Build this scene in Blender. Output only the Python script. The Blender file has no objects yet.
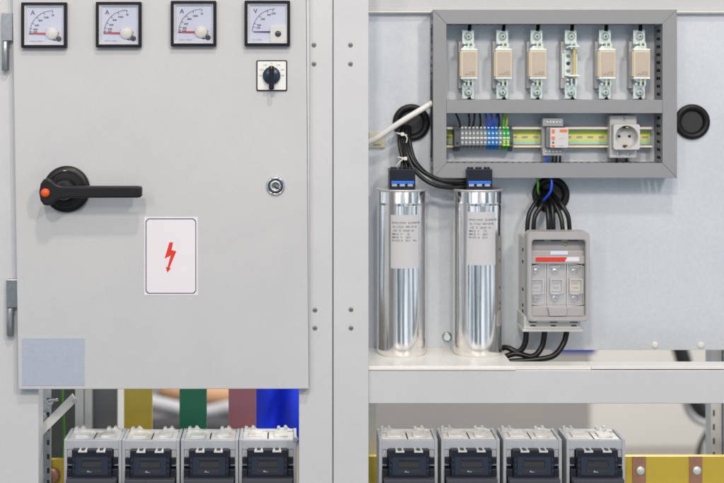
import bpy, bmesh, math, random
from mathutils import Vector, Matrix
random.seed(7)
C = bpy.context.scene.collection
S = 0.0016            # metres per photo pixel at the plane of the door
VX, VY, D = 290.0, 80.0, 1400.0   # point the lens axis meets, distance of the camera (px)
PI = math.pi

# ------------------------------------------------------------------ helpers
class Sp:
    """space of one thing: sizes read at its reference depth d (real depth behind the door plane)"""
    def __init__(s, d): s.k = 1 + d / D; s.d = d
    def p(s, u, v, d):
        return Vector(((VX + (u - VX) * s.k - 362) * S, d * S, (241.5 - (VY + (v - VY) * s.k)) * S))
    def l(s, n): return n * s.k * S

def box(bm, sp, u0, u1, v0, v1, d0, d1, bev=0.0, mi=0, seg=2):
    a = sp.p(u0, v1, d0); b = sp.p(u1, v0, d1)
    t = bmesh.new()
    r = bmesh.ops.create_cube(t, size=1)
    for vt in t.verts:
        vt.co = Vector((a.x if vt.co.x < 0 else b.x, a.y if vt.co.y < 0 else b.y, a.z if vt.co.z < 0 else b.z))
    if bev: bmesh.ops.bevel(t, geom=t.edges[:], offset=bev * S, segments=seg, affect='EDGES', profile=0.6)
    merge(bm, t, mi)

def merge(bm, t, mi=0, smooth=False):
    m = {}
    for v in t.verts: m[v] = bm.verts.new(v.co)
    for f in t.faces:
        try: nf = bm.faces.new([m[v] for v in f.verts])
        except ValueError: continue
        nf.material_index = mi
        nf.smooth = smooth or f.smooth
    t.free()

def prism(bm, sp, pts, d0, d1, bev=0.0, mi=0, seg=2):
    t = bmesh.new()
    fr = [t.verts.new(sp.p(u, v, d0)) for u, v in pts]
    bk = [t.verts.new(sp.p(u, v, d1)) for u, v in pts]
    n = len(pts)
    f0 = t.faces.new(fr); t.faces.new(bk[::-1])
    for i in range(n): t.faces.new((fr[i], bk[i], bk[(i+1) % n], fr[(i+1) % n]))
    bmesh.ops.recalc_face_normals(t, faces=t.faces[:])
    if bev:
        es = [e for e in t.edges if all(v in fr for v in e.verts)]
        bmesh.ops.bevel(t, geom=es, offset=bev * S, segments=seg, affect='EDGES', profile=0.6)
    merge(bm, t, mi)

def ring(bm, sp, outer, inner, d0, d1, mi=0, din0=None):
    """frame between two polygons with the same count; inner edge front may be at din0"""
    if din0 is None: din0 = d0
    t = bmesh.new(); n = len(outer)
    A = [t.verts.new(sp.p(u, v, d0)) for u, v in outer]; B = [t.verts.new(sp.p(u, v, din0)) for u, v in inner]
    Cc = [t.verts.new(sp.p(u, v, d1)) for u, v in outer]; E = [t.verts.new(sp.p(u, v, d1)) for u, v in inner]
    for i in range(n):
        j = (i+1) % n
        t.faces.new((A[i], A[j], B[j], B[i])); t.faces.new((A[i], Cc[i], Cc[j], A[j]))
        t.faces.new((B[i], B[j], E[j], E[i])); t.faces.new((Cc[i], E[i], E[j], Cc[j]))
    bmesh.ops.recalc_face_normals(t, faces=t.faces[:])
    merge(bm, t, mi)

def rrect(u0, u1, v0, v1, r, n=5):
    P = []
    for cx, cy, a0 in ((u1-r, v0+r, -90), (u1-r, v1-r, 0), (u0+r, v1-r, 90), (u0+r, v0+r, 180)):
        for i in range(n+1):
            a = math.radians(a0 + 90*i/n); P.append((cx + r*math.cos(a), cy + r*math.sin(a)))
    return P
def circ(u, v, r, n=32, a0=0): return [(u + r*math.cos(a0+2*PI*i/n), v + r*math.sin(a0+2*PI*i/n)) for i in range(n)]

def lathe(bm, sp, u, v, d, prof, axis='Y', n=48, mi=0, smooth=True, cap=True):
    """prof: list of (radius px, position px). axis Y: position = depth; Z: position = v"""
    t = bmesh.new(); rows = []
    for r, q in prof:
        row = []
        for i in range(n):
            a = 2*PI*i/n
            if axis == 'Y':
                c = sp.p(u, v, q); w = Vector((math.cos(a), 0, math.sin(a))) * sp.l(r)
            else:
                c = sp.p(u, q, d); w = Vector((math.cos(a), math.sin(a), 0)) * sp.l(r)
            row.append(t.verts.new(c + w))
        rows.append(row)
    for a, b in zip(rows, rows[1:]):
        for i in range(n):
            f = t.faces.new((a[i], a[(i+1) % n], b[(i+1) % n], b[i])); f.smooth = smooth
    if cap and prof[0][0] > 0.01: t.faces.new(rows[0])
    if cap and prof[-1][0] > 0.01: t.faces.new(rows[-1][::-1])
    bmesh.ops.remove_doubles(t, verts=t.verts[:], dist=1e-7)
    bmesh.ops.recalc_face_normals(t, faces=t.faces[:])
    merge(bm, t, mi)

def tube(bm, pts, r, n=12, mi=0, sub=8):
    """pts: world Vectors, r metres"""
    P = []
    q = [pts[0]*2-pts[1]] + list(pts) + [pts[-1]*2-pts[-2]]
    for i in range(1, len(q)-2):
        for k in range(sub):
            t = k/sub; a, b, c, d = q[i-1], q[i], q[i+1], q[i+2]
            P.append(0.5*((2*b)+(c-a)*t+(2*a-5*b+4*c-d)*t*t+(3*b-a-3*c+d)*t**3))
    P.append(pts[-1])
    t = bmesh.new(); rows = []; nrm = None
    for i, p in enumerate(P):
        tg = (P[min(i+1, len(P)-1)] - P[max(i-1, 0)]).normalized()
        if nrm is None: nrm = tg.cross(Vector((0.31, 0.9, 0.2))).normalized()
        nrm = (nrm - tg*nrm.dot(tg)).normalized(); bi = tg.cross(nrm)
        rows.append([t.verts.new(p + (nrm*math.cos(2*PI*k/n) + bi*math.sin(2*PI*k/n))*r) for k in range(n)])
    for a, b in zip(rows, rows[1:]):
        for i in range(n):
            f = t.faces.new((a[i], a[(i+1) % n], b[(i+1) % n], b[i])); f.smooth = True
    t.faces.new(rows[0]); t.faces.new(rows[-1][::-1])
    bmesh.ops.recalc_face_normals(t, faces=t.faces[:])
    merge(bm, t, mi)

def text(bm, sp, s, u, v, h, d, mi=0, align='CENTER', cyl=None, bold=0.0, sx=1.0):
    """h = cap height in px; centred on (u, v); cyl=(axis u, axis depth, radius) bends it round a can"""
    cu = bpy.data.curves.new('writing', 'FONT'); cu.body = s; cu.align_x = align; cu.align_y = 'CENTER'
    cu.size = h/0.69; cu.resolution_u = 2; cu.offset = bold
    ob = bpy.data.objects.new('writing', cu)
    me = bpy.data.meshes.new_from_object(ob)
    t = bmesh.new(); t.from_mesh(me)
    for vt in t.verts:
        x, y = vt.co.x*sx, vt.co.y
        if cyl:
            a = (u + x - cyl[0]) / cyl[2]
            c = sp.p(cyl[0], v - y, cyl[1])
            vt.co = c + Vector((math.sin(a), -math.cos(a), 0)) * (sp.l(cyl[2]) + 0.0003)
        else: vt.co = sp.p(u + x, v - y, d)
    bpy.data.objects.remove(ob); bpy.data.curves.remove(cu); bpy.data.meshes.remove(me)
    merge(bm, t, mi)

ORG = {}
def obj(name, bm, mats, parent=None, sharp=None):
    me = bpy.data.meshes.new(name)
    o = bpy.data.objects.new(name, me); C.objects.link(o)
    if parent is not None:
        org = ORG[parent.name]; o.parent = parent
    else:
        vs = [v.co for v in bm.verts]
        org = Vector((sum(v.x for v in vs)/len(vs), sum(v.y for v in vs)/len(vs), min(v.z for v in vs))); o.location = org
    for v in bm.verts: v.co = v.co - org
    bm.to_mesh(me); bm.free()
    if not isinstance(mats, (list, tuple)): mats = [mats]
    for m in mats: me.materials.append(m)
    ORG[o.name] = org
    return o
def tag(o, label, cat=None, group=None, kind=None):
    if label: o['label'] = label
    if cat: o['category'] = cat
    if group: o['group'] = group
    if kind: o['kind'] = kind
    return o
def thing(name, label, cat, loc, group=None):
    o = bpy.data.objects.new(name, None); C.objects.link(o); o.location = loc; o.empty_display_size = 0.02
    ORG[o.name] = Vector(loc); return tag(o, label, cat, group)
def copy_tree(o, parent=None):
    c = o.copy(); C.objects.link(c)
    if parent is not None: c.parent = parent
    for ch in [x for x in list(bpy.data.objects) if x.parent == o]: copy_tree(ch, c)
    return c
ORD = ['first', 'second', 'third', 'fourth', 'fifth', 'sixth', 'seventh', 'eighth', 'ninth']
N = bmesh.new

# ------------------------------------------------------------------ materials
def mat(name, col, rough=0.5, metal=0.0, var=0.0, vscale=60, bump=0.0, bscale=900, coat=0.0, alpha=1.0, spec=0.5, stretch=None, trans=0.0, rvar=0.0, smudge=0.0):
    m = bpy.data.materials.new(name); m.use_nodes = True; nt = m.node_tree; L = nt.links
    b = nt.nodes['Principled BSDF']
    b.inputs['Base Color'].default_value = (*col, 1); b.inputs['Roughness'].default_value = rough
    b.inputs['Metallic'].default_value = metal; b.inputs['Coat Weight'].default_value = coat
    b.inputs['Specular IOR Level'].default_value = spec
    b.inputs['Transmission Weight'].default_value = trans
    if alpha < 1: b.inputs['Alpha'].default_value = alpha
    tc = nt.nodes.new('ShaderNodeTexCoord'); src = tc.outputs['Object']
    if stretch:
        mp = nt.nodes.new('ShaderNodeMapping'); mp.inputs['Scale'].default_value = stretch
        L.new(src, mp.inputs['Vector']); src = mp.outputs['Vector']
    if var or rvar:
        n = nt.nodes.new('ShaderNodeTexNoise'); n.inputs['Scale'].default_value = vscale; n.inputs['Detail'].default_value = 6
        n.inputs['Roughness'].default_value = 0.65
        L.new(src, n.inputs['Vector'])
        if var:
            r = nt.nodes.new('ShaderNodeMapRange'); r.inputs['From Min'].default_value = 0.25; r.inputs['From Max'].default_value = 0.75
            r.inputs['To Min'].default_value = 1-var; r.inputs['To Max'].default_value = 1+var
            L.new(n.outputs['Fac'], r.inputs['Value'])
            mx = nt.nodes.new('ShaderNodeVectorMath'); mx.operation = 'SCALE'; mx.inputs[0].default_value = col
            L.new(r.outputs['Result'], mx.inputs['Scale']); L.new(mx.outputs['Vector'], b.inputs['Base Color'])
        if rvar:
            r2 = nt.nodes.new('ShaderNodeMapRange'); r2.inputs['To Min'].default_value = max(0.02, rough-rvar); r2.inputs['To Max'].default_value = rough+rvar
            L.new(n.outputs['Fac'], r2.inputs['Value']); L.new(r2.outputs['Result'], b.inputs['Roughness'])
    if smudge:
        prev = b.inputs['Base Color'].links[0].from_socket
        n3 = nt.nodes.new('ShaderNodeTexNoise'); n3.inputs['Scale'].default_value = 7; n3.inputs['Detail'].default_value = 8; n3.inputs['Roughness'].default_value = .7; n3.inputs['Distortion'].default_value = .6
        L.new(tc.outputs['Object'], n3.inputs['Vector'])
        r3 = nt.nodes.new('ShaderNodeMapRange'); r3.inputs['From Min'].default_value = .3; r3.inputs['From Max'].default_value = .7
        r3.inputs['To Min'].default_value = 1-smudge; r3.inputs['To Max'].default_value = 1+smudge*.4; L.new(n3.outputs['Fac'], r3.inputs['Value'])
        m3 = nt.nodes.new('ShaderNodeVectorMath'); m3.operation = 'SCALE'; L.new(prev, m3.inputs[0]); L.new(r3.outputs['Result'], m3.inputs['Scale'])
        L.new(m3.outputs['Vector'], b.inputs['Base Color'])
        r4 = nt.nodes.new('ShaderNodeMapRange'); r4.inputs['From Min'].default_value = .35; r4.inputs['From Max'].default_value = .65
        r4.inputs['To Min'].default_value = rough-.1; r4.inputs['To Max'].default_value = rough+.12; L.new(n3.outputs['Fac'], r4.inputs['Value']); L.new(r4.outputs['Result'], b.inputs['Roughness'])
    if bump:
        n2 = nt.nodes.new('ShaderNodeTexNoise'); n2.inputs['Scale'].default_value = bscale; n2.inputs['Detail'].default_value = 3
        L.new(src, n2.inputs['Vector'])
        bp = nt.nodes.new('ShaderNodeBump'); bp.inputs['Strength'].default_value = bump; bp.inputs['Distance'].default_value = 0.0004
        L.new(n2.outputs['Fac'], bp.inputs['Height']); L.new(bp.outputs['Normal'], b.inputs['Normal'])
    return m

M = {}
M['coat']   = mat('powder_coat_grey', (0.535, 0.545, 0.565), 0.42, var=0.035, vscale=420, smudge=.035, bump=0.5, bscale=620)
M['coatf']  = mat('powder_coat_frame', (0.572, 0.585, 0.612), 0.4, var=0.035, vscale=420, smudge=.03, bump=0.5, bscale=620)
M['white']  = mat('white_enamel', (0.74, 0.73, 0.70), 0.3, var=0.03, vscale=20)
M['zinc']   = mat('galvanised_sheet', (0.61, 0.655, 0.71), 0.42, metal=0.2, var=0.06, vscale=190, smudge=.02, bump=0.15, bscale=300, rvar=0.12)
M['duct']   = mat('grey_duct_plastic', (0.27, 0.275, 0.295), 0.45, var=0.03, vscale=90, bump=0.1, bscale=500)
M['black']  = mat('black_plastic', (0.009, 0.009, 0.012), 0.38, var=0.2, vscale=200, bump=0.12, bscale=1500, spec=.35)
M['blackg'] = mat('glossy_black_plastic', (0.010, 0.011, 0.014), 0.22)
M['rubber'] = mat('black_rubber', (0.006, 0.006, 0.007), 0.45, var=0.2, vscale=80, spec=.35)
M['cable']  = mat('black_cable', (0.008, 0.008, 0.009), 0.3, spec=.4)
M['bluew']  = mat('blue_wire', (0.01, 0.08, 0.75), 0.35)
M['greenw'] = mat('green_wire', (0.10, 0.42, 0.03), 0.35)
M['ink']    = mat('dark_ink', (0.03, 0.03, 0.05), 0.6)
M['inkg']   = mat('grey_ink', (0.13, 0.13, 0.15), 0.6)
M['bezel']  = mat('meter_bezel_black', (0.006, 0.008, 0.016), 0.35, spec=.3)
M['dial']   = mat('dial_card', (0.66, 0.71, 0.88), 0.5)
M['mwhite'] = mat('meter_white_plastic', (0.80, 0.80, 0.79), 0.35)
M['red']    = mat('needle_red', (0.62, 0.015, 0.02), 0.4)
M['signred'] = mat('sign_red', (0.72, 0.035, 0.02), 0.4)
M['navy']   = mat('needle_navy', (0.02, 0.03, 0.10), 0.4)
M['yellow'] = mat('yellow_bit', (0.55, 0.42, 0.04), 0.5)
M['paper']  = mat('white_vinyl', (0.76, 0.74, 0.79), 0.35, var=0.02, vscale=30)
M['label']  = mat('can_label', (0.56, 0.56, 0.585), 0.38)
M['foil']   = mat('dimpled_grey_sticker', (0.40, 0.45, 0.54), 0.45, var=0.05, vscale=150, bump=0.9, bscale=260)
M['orange'] = mat('orange_button', (0.80, 0.09, 0.01), 0.3)
M['orange2'] = mat('orange_mark', (0.80, 0.17, 0.05), 0.4)
M['chrome'] = mat('chrome', (0.72, 0.73, 0.76), 0.14, metal=1.0)
M['steel']  = mat('zinc_steel', (0.58, 0.62, 0.64), 0.3, metal=0.9, var=0.12, vscale=120, rvar=0.1)
M['silver'] = mat('silvered_contact', (0.84, 0.95, 0.91), 0.28, metal=0.55, var=0.12, vscale=300)
M['can']    = mat('drawn_aluminium', (0.93, 0.905, 0.89), 0.15, metal=1.0, var=0.08, vscale=30, stretch=(6, 6, 0.6), rvar=0.07, bump=0.05, bscale=250)
M['hsteel'] = mat('dull_hinge_steel', (0.36, 0.38, 0.40), 0.3, metal=.85, var=.15, vscale=120)
M['rim']    = mat('rolled_rim', (0.80, 0.80, 0.80), 0.4, metal=.7)
M['brass']  = mat('brass_blade', (0.78, 0.58, 0.20), 0.3, metal=0.6)
M['ceram']  = mat('fuse_ceramic', (0.50, 0.43, 0.36), 0.36, var=0.04, vscale=60)
M['cream']  = mat('fuse_cream_edge', (0.72, 0.66, 0.50), 0.4)
M['fbody']  = mat('fuse_body_cream', (0.64, 0.56, 0.43), 0.32, var=0.04, vscale=60, coat=.3)
M['fbase']  = mat('fuse_base_lilac', (0.45, 0.44, 0.47), 0.5)
M['tgrey']  = mat('terminal_grey', (0.21, 0.225, 0.25), 0.45, var=0.06, vscale=150)
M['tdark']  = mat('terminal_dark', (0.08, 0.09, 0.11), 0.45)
M['tblue']  = mat('terminal_blue', (0.015, 0.17, 0.50), 0.4)
M['tgreen'] = mat('terminal_green', (0.02, 0.36, 0.07), 0.4)
M['tyel']   = mat('terminal_yellow', (0.62, 0.68, 0.03), 0.4)
M['dgrey']  = mat('device_grey', (0.40, 0.41, 0.42), 0.4, var=0.03, vscale=80)
M['lgrey']  = mat('device_light_grey', (0.60, 0.60, 0.61), 0.35)
M['sockg']  = mat('socket_grey', (0.55, 0.55, 0.55), 0.35)
M['bblue']  = mat('clip_blue', (0.01, 0.16, 0.80), 0.35)
M['tie']    = mat('white_nylon', (0.75, 0.74, 0.70), 0.4)
M['tubew']  = mat('white_tube', (0.72, 0.71, 0.70), 0.35)
M['pad']    = mat('yellowed_pad', (0.62, 0.60, 0.42), 0.5)
M['discg']  = mat('disconnector_grey', (0.395, 0.39, 0.395), 0.38, var=0.03, vscale=60)
M['discb']  = mat('disconnector_base', (0.60, 0.60, 0.57), 0.42)
M['slot']   = mat('dark_slot', (0.03, 0.03, 0.035), 0.7)
M['bhouse'] = mat('breaker_housing', (0.40, 0.43, 0.47), 0.4, var=0.04, vscale=50)
M['bblack'] = mat('breaker_black', (0.009, 0.012, 0.022), 0.36, spec=.4)
M['bslate'] = mat('breaker_slate', (0.020, 0.028, 0.050), 0.3)
M['bplate'] = mat('breaker_foot', (0.06, 0.065, 0.08), 0.4)
M['clearw'] = mat('milky_cover', (0.84, 0.845, 0.84), 0.14, alpha=0.82, var=0.30, vscale=55, coat=.6)  # strong colour mottling stands in for uneven highlights on the covers
M['clear']  = mat('clear_window', (0.75, 0.78, 0.82), 0.12, alpha=0.28)
M['barY']   = mat('busbar_yellow', (0.58, 0.43, 0.05), 0.38, var=0.05, vscale=25)
M['barG']   = mat('busbar_green', (0.015, 0.19, 0.10), 0.4, var=0.06, vscale=40)
M['barR']   = mat('busbar_rose', (0.46, 0.17, 0.20), 0.42, var=0.05, vscale=90)
M['barS']   = mat('busbar_slate', (0.19, 0.19, 0.20), 0.45, var=0.05, vscale=40)
M['copper'] = mat('copper', (0.48, 0.24, 0.16), 0.32, metal=0.6, var=0.12, vscale=60)
M['inner']  = mat('inner_panel_grey', (0.13, 0.14, 0.135), 0.5, var=0.08, vscale=15)
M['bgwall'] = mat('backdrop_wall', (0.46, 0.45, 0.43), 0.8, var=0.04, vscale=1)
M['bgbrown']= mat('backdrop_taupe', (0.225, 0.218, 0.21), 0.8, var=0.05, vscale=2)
M['floor']  = mat('grey_floor', (0.16, 0.15, 0.14), 0.6, var=0.08, vscale=2)
M['bgblue'] = mat('blue_cloth', (0.004, 0.03, 0.60), 0.6, var=0.25, vscale=9)
M['bgtan']  = mat('tan_cloth', (0.34, 0.19, 0.10), 0.7, var=0.1, vscale=9)
M['bgwhite']= mat('white_cloth', (0.30, 0.30, 0.32), 0.7)
M['bgdark'] = mat('dark_cloth', (0.02, 0.02, 0.025), 0.7)

def rail_mat():
    m = bpy.data.materials.new('iridescent_zinc_rail'); m.use_nodes = True; nt = m.node_tree; L = nt.links
    b = nt.nodes['Principled BSDF']; b.inputs['Metallic'].default_value = 0.1; b.inputs['Roughness'].default_value = 0.3
    tc = nt.nodes.new('ShaderNodeTexCoord'); sx = nt.nodes.new('ShaderNodeSeparateXYZ'); L.new(tc.outputs['Generated'], sx.inputs[0])
    n = nt.nodes.new('ShaderNodeTexNoise'); n.inputs['Scale'].default_value = 9; L.new(tc.outputs['Object'], n.inputs['Vector'])
    ad = nt.nodes.new('ShaderNodeMath'); ad.operation = 'MULTIPLY_ADD'; ad.inputs[1].default_value = 0.14; L.new(n.outputs['Fac'], ad.inputs[0])
    L.new(sx.outputs['Z'], ad.inputs[2])
    r = nt.nodes.new('ShaderNodeValToRGB'); L.new(ad.outputs[0], r.inputs['Fac'])
    st = [(0.0, (.95, .84, .16)), (.14, (.92, .74, .50)), (.24, (.62, .82, .95)), (.32, (.52, .96, .55)), (.44, (.92, .97, .12)), (.52, (.97, .82, .55)), (.59, (.97, .80, .60)),
          (.66, (.97, .95, .08)), (.82, (.70, .97, .16)), (.92, (.50, .92, .55)), (1.0, (.97, .80, .70))]
    e = r.color_ramp.elements; e[0].position, e[0].color = st[0][0], (*st[0][1], 1); e[1].position, e[1].color = st[-1][0], (*st[-1][1], 1)
    for p, c in st[1:-1]: x = e.new(p); x.color = (*c, 1)
    L.new(r.outputs['Color'], b.inputs['Base Color']); return m
M['rail'] = rail_mat()

def glass_mat():
    m = bpy.data.materials.new('thin_clear_glass'); m.use_nodes = True; nt = m.node_tree; L = nt.links
    nt.nodes.remove(nt.nodes['Principled BSDF']); out = nt.nodes['Material Output']
    t = nt.nodes.new('ShaderNodeBsdfTransparent'); g = nt.nodes.new('ShaderNodeBsdfGlossy'); g.inputs['Roughness'].default_value = 0.05
    f = nt.nodes.new('ShaderNodeFresnel'); f.inputs['IOR'].default_value = 1.45; mx = nt.nodes.new('ShaderNodeMixShader')
    L.new(f.outputs[0], mx.inputs[0]); L.new(t.outputs[0], mx.inputs[1]); L.new(g.outputs[0], mx.inputs[2]); L.new(mx.outputs[0], out.inputs['Surface'])
    return m
M['glass'] = glass_mat()

# ------------------------------------------------------------------ setting: floor and far wall
BD = 2600
sb = Sp(BD)
bm = N(); z = sb.p(0, 446, 0).z
vs = [bm.verts.new(Vector(c)) for c in ((-9, -3.2, z), (9, -3.2, z), (9, BD*S+.5, z), (-9, BD*S+.5, z))]; bm.faces.new(vs)
tag(obj('floor', bm, M['floor']), None, None, None, 'structure')
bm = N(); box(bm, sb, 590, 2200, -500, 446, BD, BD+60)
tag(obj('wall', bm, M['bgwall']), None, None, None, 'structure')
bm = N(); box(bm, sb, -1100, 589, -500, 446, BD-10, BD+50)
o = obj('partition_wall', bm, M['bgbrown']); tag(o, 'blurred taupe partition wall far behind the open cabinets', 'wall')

# ------------------------------------------------------------------ left cabinet
s0 = Sp(0); s12 = Sp(13)
FV = 80 + 366*sb.k            # floor in door-plane px
def root_at(sp, u, v, d): return sp.p(u, v, d)
cab = thing('electrical_cabinet', 'light grey steel cabinet behind the closed door with coloured busbars at its foot', 'cabinet', Sp(13).p(160, FV, 13))
bm = N(); box(bm, s12, -160, 38.5, -60, FV, 13, 40, .8); obj('post', bm, M['coatf'], cab)
bm = N(); box(bm, s12, 299, 332.3, -60, FV, 13, 40, .9)
pst = obj('post', bm, M['coatf'], cab)
def screw(sp, u, v, d, par, r=2.4, m='inkg'):
    bm = N(); lathe(bm, sp, u, v, 0, [(r, d), (r, d-.3), (r*.8, d-.7), (0, d-.7)], n=20)
    box(bm, sp, u-r*.55, u+r*.55, v-.35, v+.35, d-.9, d-.72, mi=1)
    return obj('screw', bm, [M[m], M['slot']], par)
M['screwg'] = mat('painted_screw', (0.22, 0.22, 0.21), 0.45)
for u, v in ((314, 45), (314, 64), (315, 310), (315, 328)): screw(s12, u, v, 13, pst, m='screwg')
s60 = Sp(60)
bm = N(); box(bm, s60, 36, 300, 560, 640, 45, 120, 1); obj('support_rail', bm, M['coatf'], cab)
bm = N(); box(bm, Sp(150), 20, 78, 340, 520, 150, 153); obj('inner_panel', bm, M['inner'], cab)
bm = N(); box(bm, Sp(80), 38, 51, 340, 560, 80, 84, .4); box(bm, Sp(80), 38, 41, 340, 560, 84, 120, .3)
for v in (398, 412, 426, 440, 454, 468, 480): box(bm, Sp(80), 47, 49.4, v, v+5, 79.6, 79.9, mi=1)
obj('slotted_upright', bm, [M['steel'], M['slot']], cab)
bm = N(); box(bm, Sp(110), 75, 83, 340, 560, 110, 122, .5); box(bm, Sp(110), 84, 91, 340, 560, 116, 126, .5); obj('inner_upright', bm, M['white'], cab)
bm = N(); box(bm, Sp(1800), 112, 130, 250, 470, 1800, 1812, 2); tag(obj('bright_backdrop', bm, M['white']), 'added white panel for the bright background light between the dark grey and yellow busbars', 'board')  # far white panel added for the bright strip of background light
# diagonal brace
sq = Sp(62)
bm = N(); prism(bm, sq, [(37, 429), (72, 394), (77, 401), (42, 436)], 62, 65, .3)
br = thing('angle_brace', 'flat white steel strip bolted diagonally between uprights at lower left', 'brace', sq.p(40, 436, 62))
obj('strip', bm, M['white'], br)
for u, v in ((38.5, 436), (75.5, 400)):
    bm = N(); lathe(bm, sq, u, v, 0, [(3, 62), (3, 60), (2.4, 59), (0, 59)], n=6, smooth=False); obj('bolt', bm, M['steel'], br)
# bolts sticking from the upright and gland
for i, (u, v, du) in enumerate(((44, 416, 2), (50, 402, 9), (41, 478, 2))):
    t = thing('bolt', ['steel bolt in the slotted upright just above the diagonal brace', 'long threaded steel bolt between the brace and the dark panel', 'steel bolt low on the slotted upright at bottom left'][i], 'bolt', Sp(78).p(u, v, 78))
    bm = N(); lathe(bm, Sp(78), u, v, 0, [(3.6, 79.5), (3.6, 76), (3, 75.4), (0, 75.4)], n=6, smooth=False); obj('head', bm, M['steel'], t)
    bm = N(); tube(bm, [Sp(78).p(u-1, v-2, 74), Sp(78).p(u+du, v-4, 70)], 1.6*S, 10); obj('shank', bm, M['steel'], t)
bm = N(); q = Sp(118); tube(bm, [q.p(63, 370, 118), q.p(62.6, 400, 118), q.p(64, 430, 119), q.p(63.5, 465, 118), q.p(63, 500, 118)], 1.1*S*1.08)
tag(obj('wire', bm, M['greenw']), 'thin green wire running straight down beside the diagonal brace', 'wire')

# coloured vertical busbars
def bar(u0, u1, m, d, label):
    sp = Sp(d); bm = N(); box(bm, sp, u0, u1, 330, 560, d, d+8, .5)
    tag(obj('busbar', bm, M[m]), label, 'busbar', 'vertical busbars under the left door')
bar(91.5, 117, 'barS', 132, 'dark grey vertical busbar left of the yellow one')
bar(124, 152, 'barY', 118, 'yellow vertical busbar behind the second breaker')
bar(179.5, 206.5, 'barG', 118, 'green vertical busbar behind the third breaker')
bar(228.5, 256, 'barR', 118, 'dusty pink vertical busbar behind the fourth breaker')
q = Sp(90)
yb = thing('busbar', 'short yellow horizontal busbar end with a round dark bolt hole at bottom left', 'busbar', q.p(57, 500, 90))
bm = N(); box(bm, q, 51, 66, 459.5, 500, 90, 97, .4); obj('bar', bm, M['barY'], yb)
bm = N(); lathe(bm, q, 53.5, 474, 0, [(7, 89.5), (7, 84), (5.5, 83), (0, 83)], n=30); obj('bolt', bm, M['copper'], yb)

# ------------------------------------------------------------------ door
door = thing('cabinet_door', 'closed light grey cabinet door with meters, black lever handle and warning sticker', 'door', s0.p(160, 389, 6))
bm = N()
t = bmesh.new()
P = [(11.2, -80), (305.5, -80), (308.8, 389), (18.4, 389.4)]
prism(bm, s0, P, 0, 12, 1.1, seg=3)
pan = obj('door_leaf', bm, M['coat'], door)
# folded edge return on the right
bm = N(); prism(bm, s0, [(305.9, -80), (309.2, -80), (309.3, 389), (309.15, 389)], 3, 12, 0); obj('edge_fold', bm, M['coatf'], door)
# hinges
def hinge(u0, u1, v0, vm, v1):
    bm = N(); box(bm, s12, u0, u1+4, v0, vm, 6, 13, .6)
    h = obj('hinge', bm, M['hsteel'], door)
    bm = N(); lathe(bm, s12, (u0+u1)/2, 0, 7, [(3.3, vm+.4), (3.6, vm+1.0), (3.6, v1-1), (3.0, v1)], axis='Z', n=24)
    obj('hinge_pin', bm, M['hsteel'], h)
hinge(3, 10, 13, 41, 71); hinge(7.6, 15, 278.5, 306.5, 335)
# lever handle
hd = N(); lathe(hd, s0, 67, 189, 0, [(23.2, 0), (23.2, -3.5), (22.2, -5.2), (18, -5.8), (0, -5.8)], n=64)
hb = obj('handle', hd, M['black'], door)
bm = N(); ring(bm, s0, circ(67, 189, 18.6, 48), circ(67, 189, 17.4, 48), -6.8, -5.7); obj('ridge', bm, M['blackg'], hb)
bm = N(); box(bm, s0, 64.3, 67.3, 170, 171, -6.15, -5.85); obj('index_mark', bm, M['mwhite'], hb)
# lever: hub stands off the disc, neck narrows into the arm
Lp = []
top = [(49, 177.2), (53.5, 176.6), (57.5, 178.8), (61, 182), (66, 183.6), (72, 184), (140, 184), (143.4, 184.3), (144.8, 185.6)]
bot = [(144.8, 193.6), (143.4, 194.9), (140, 195.3), (72, 195.5), (66, 196), (61, 198.2), (57.5, 201.4), (53.5, 203), (49, 202.2), (46, 198), (44.6, 190), (46, 181.5)]
bm = N(); prism(bm, s0, top+bot, -32, -22, 2.2, seg=4); obj('lever', bm, M['black'], hb)
bm = N(); lathe(bm, s0, 66, 189.5, 0, [(12, -5.5), (10.5, -12), (7.5, -22.5)], n=40); obj('spindle', bm, M['blackg'], hb)
prb = N(); lathe(prb, s0, 51, 190.2, 0, [(4.4, -31.5), (4.4, -33.4), (3.6, -35), (1.8, -36), (0, -36.3)], n=28); tag(obj('button', prb, M['orange'], hb), 'round orange button at the handle hub')
# lock
bm = N(); lathe(bm, s0, 275.5, 186, 0, [(9.6, 0), (9.6, -1.2), (8.6, -2.4), (7.6, -2.4), (7.2, -1.4), (0, -1.4)], n=48); lk = obj('lock', bm, M['chrome'], door)
bm = N(); ring(bm, s0, circ(275.5, 186, 7.5), circ(275.5, 186, 6.4), -1.9, -1.3); obj('ring', bm, M['black'], lk)
bm = N(); lathe(bm, s0, 275.5, 186, 0, [(5.6, -1.4), (5.6, -3), (5, -3.5), (3.6, -3.5), (3.3, -2.6), (0, -2.6)], n=36); obj('cylinder_core', bm, M['steel'], lk)
bm = N(); prism(bm, s0, [(274.6, 185.2), (279.5, 188.4), (278.9, 189.4), (274.2, 186.6)], -3.9, -2.7); obj('keyhole', bm, M['slot'], lk)

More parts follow.
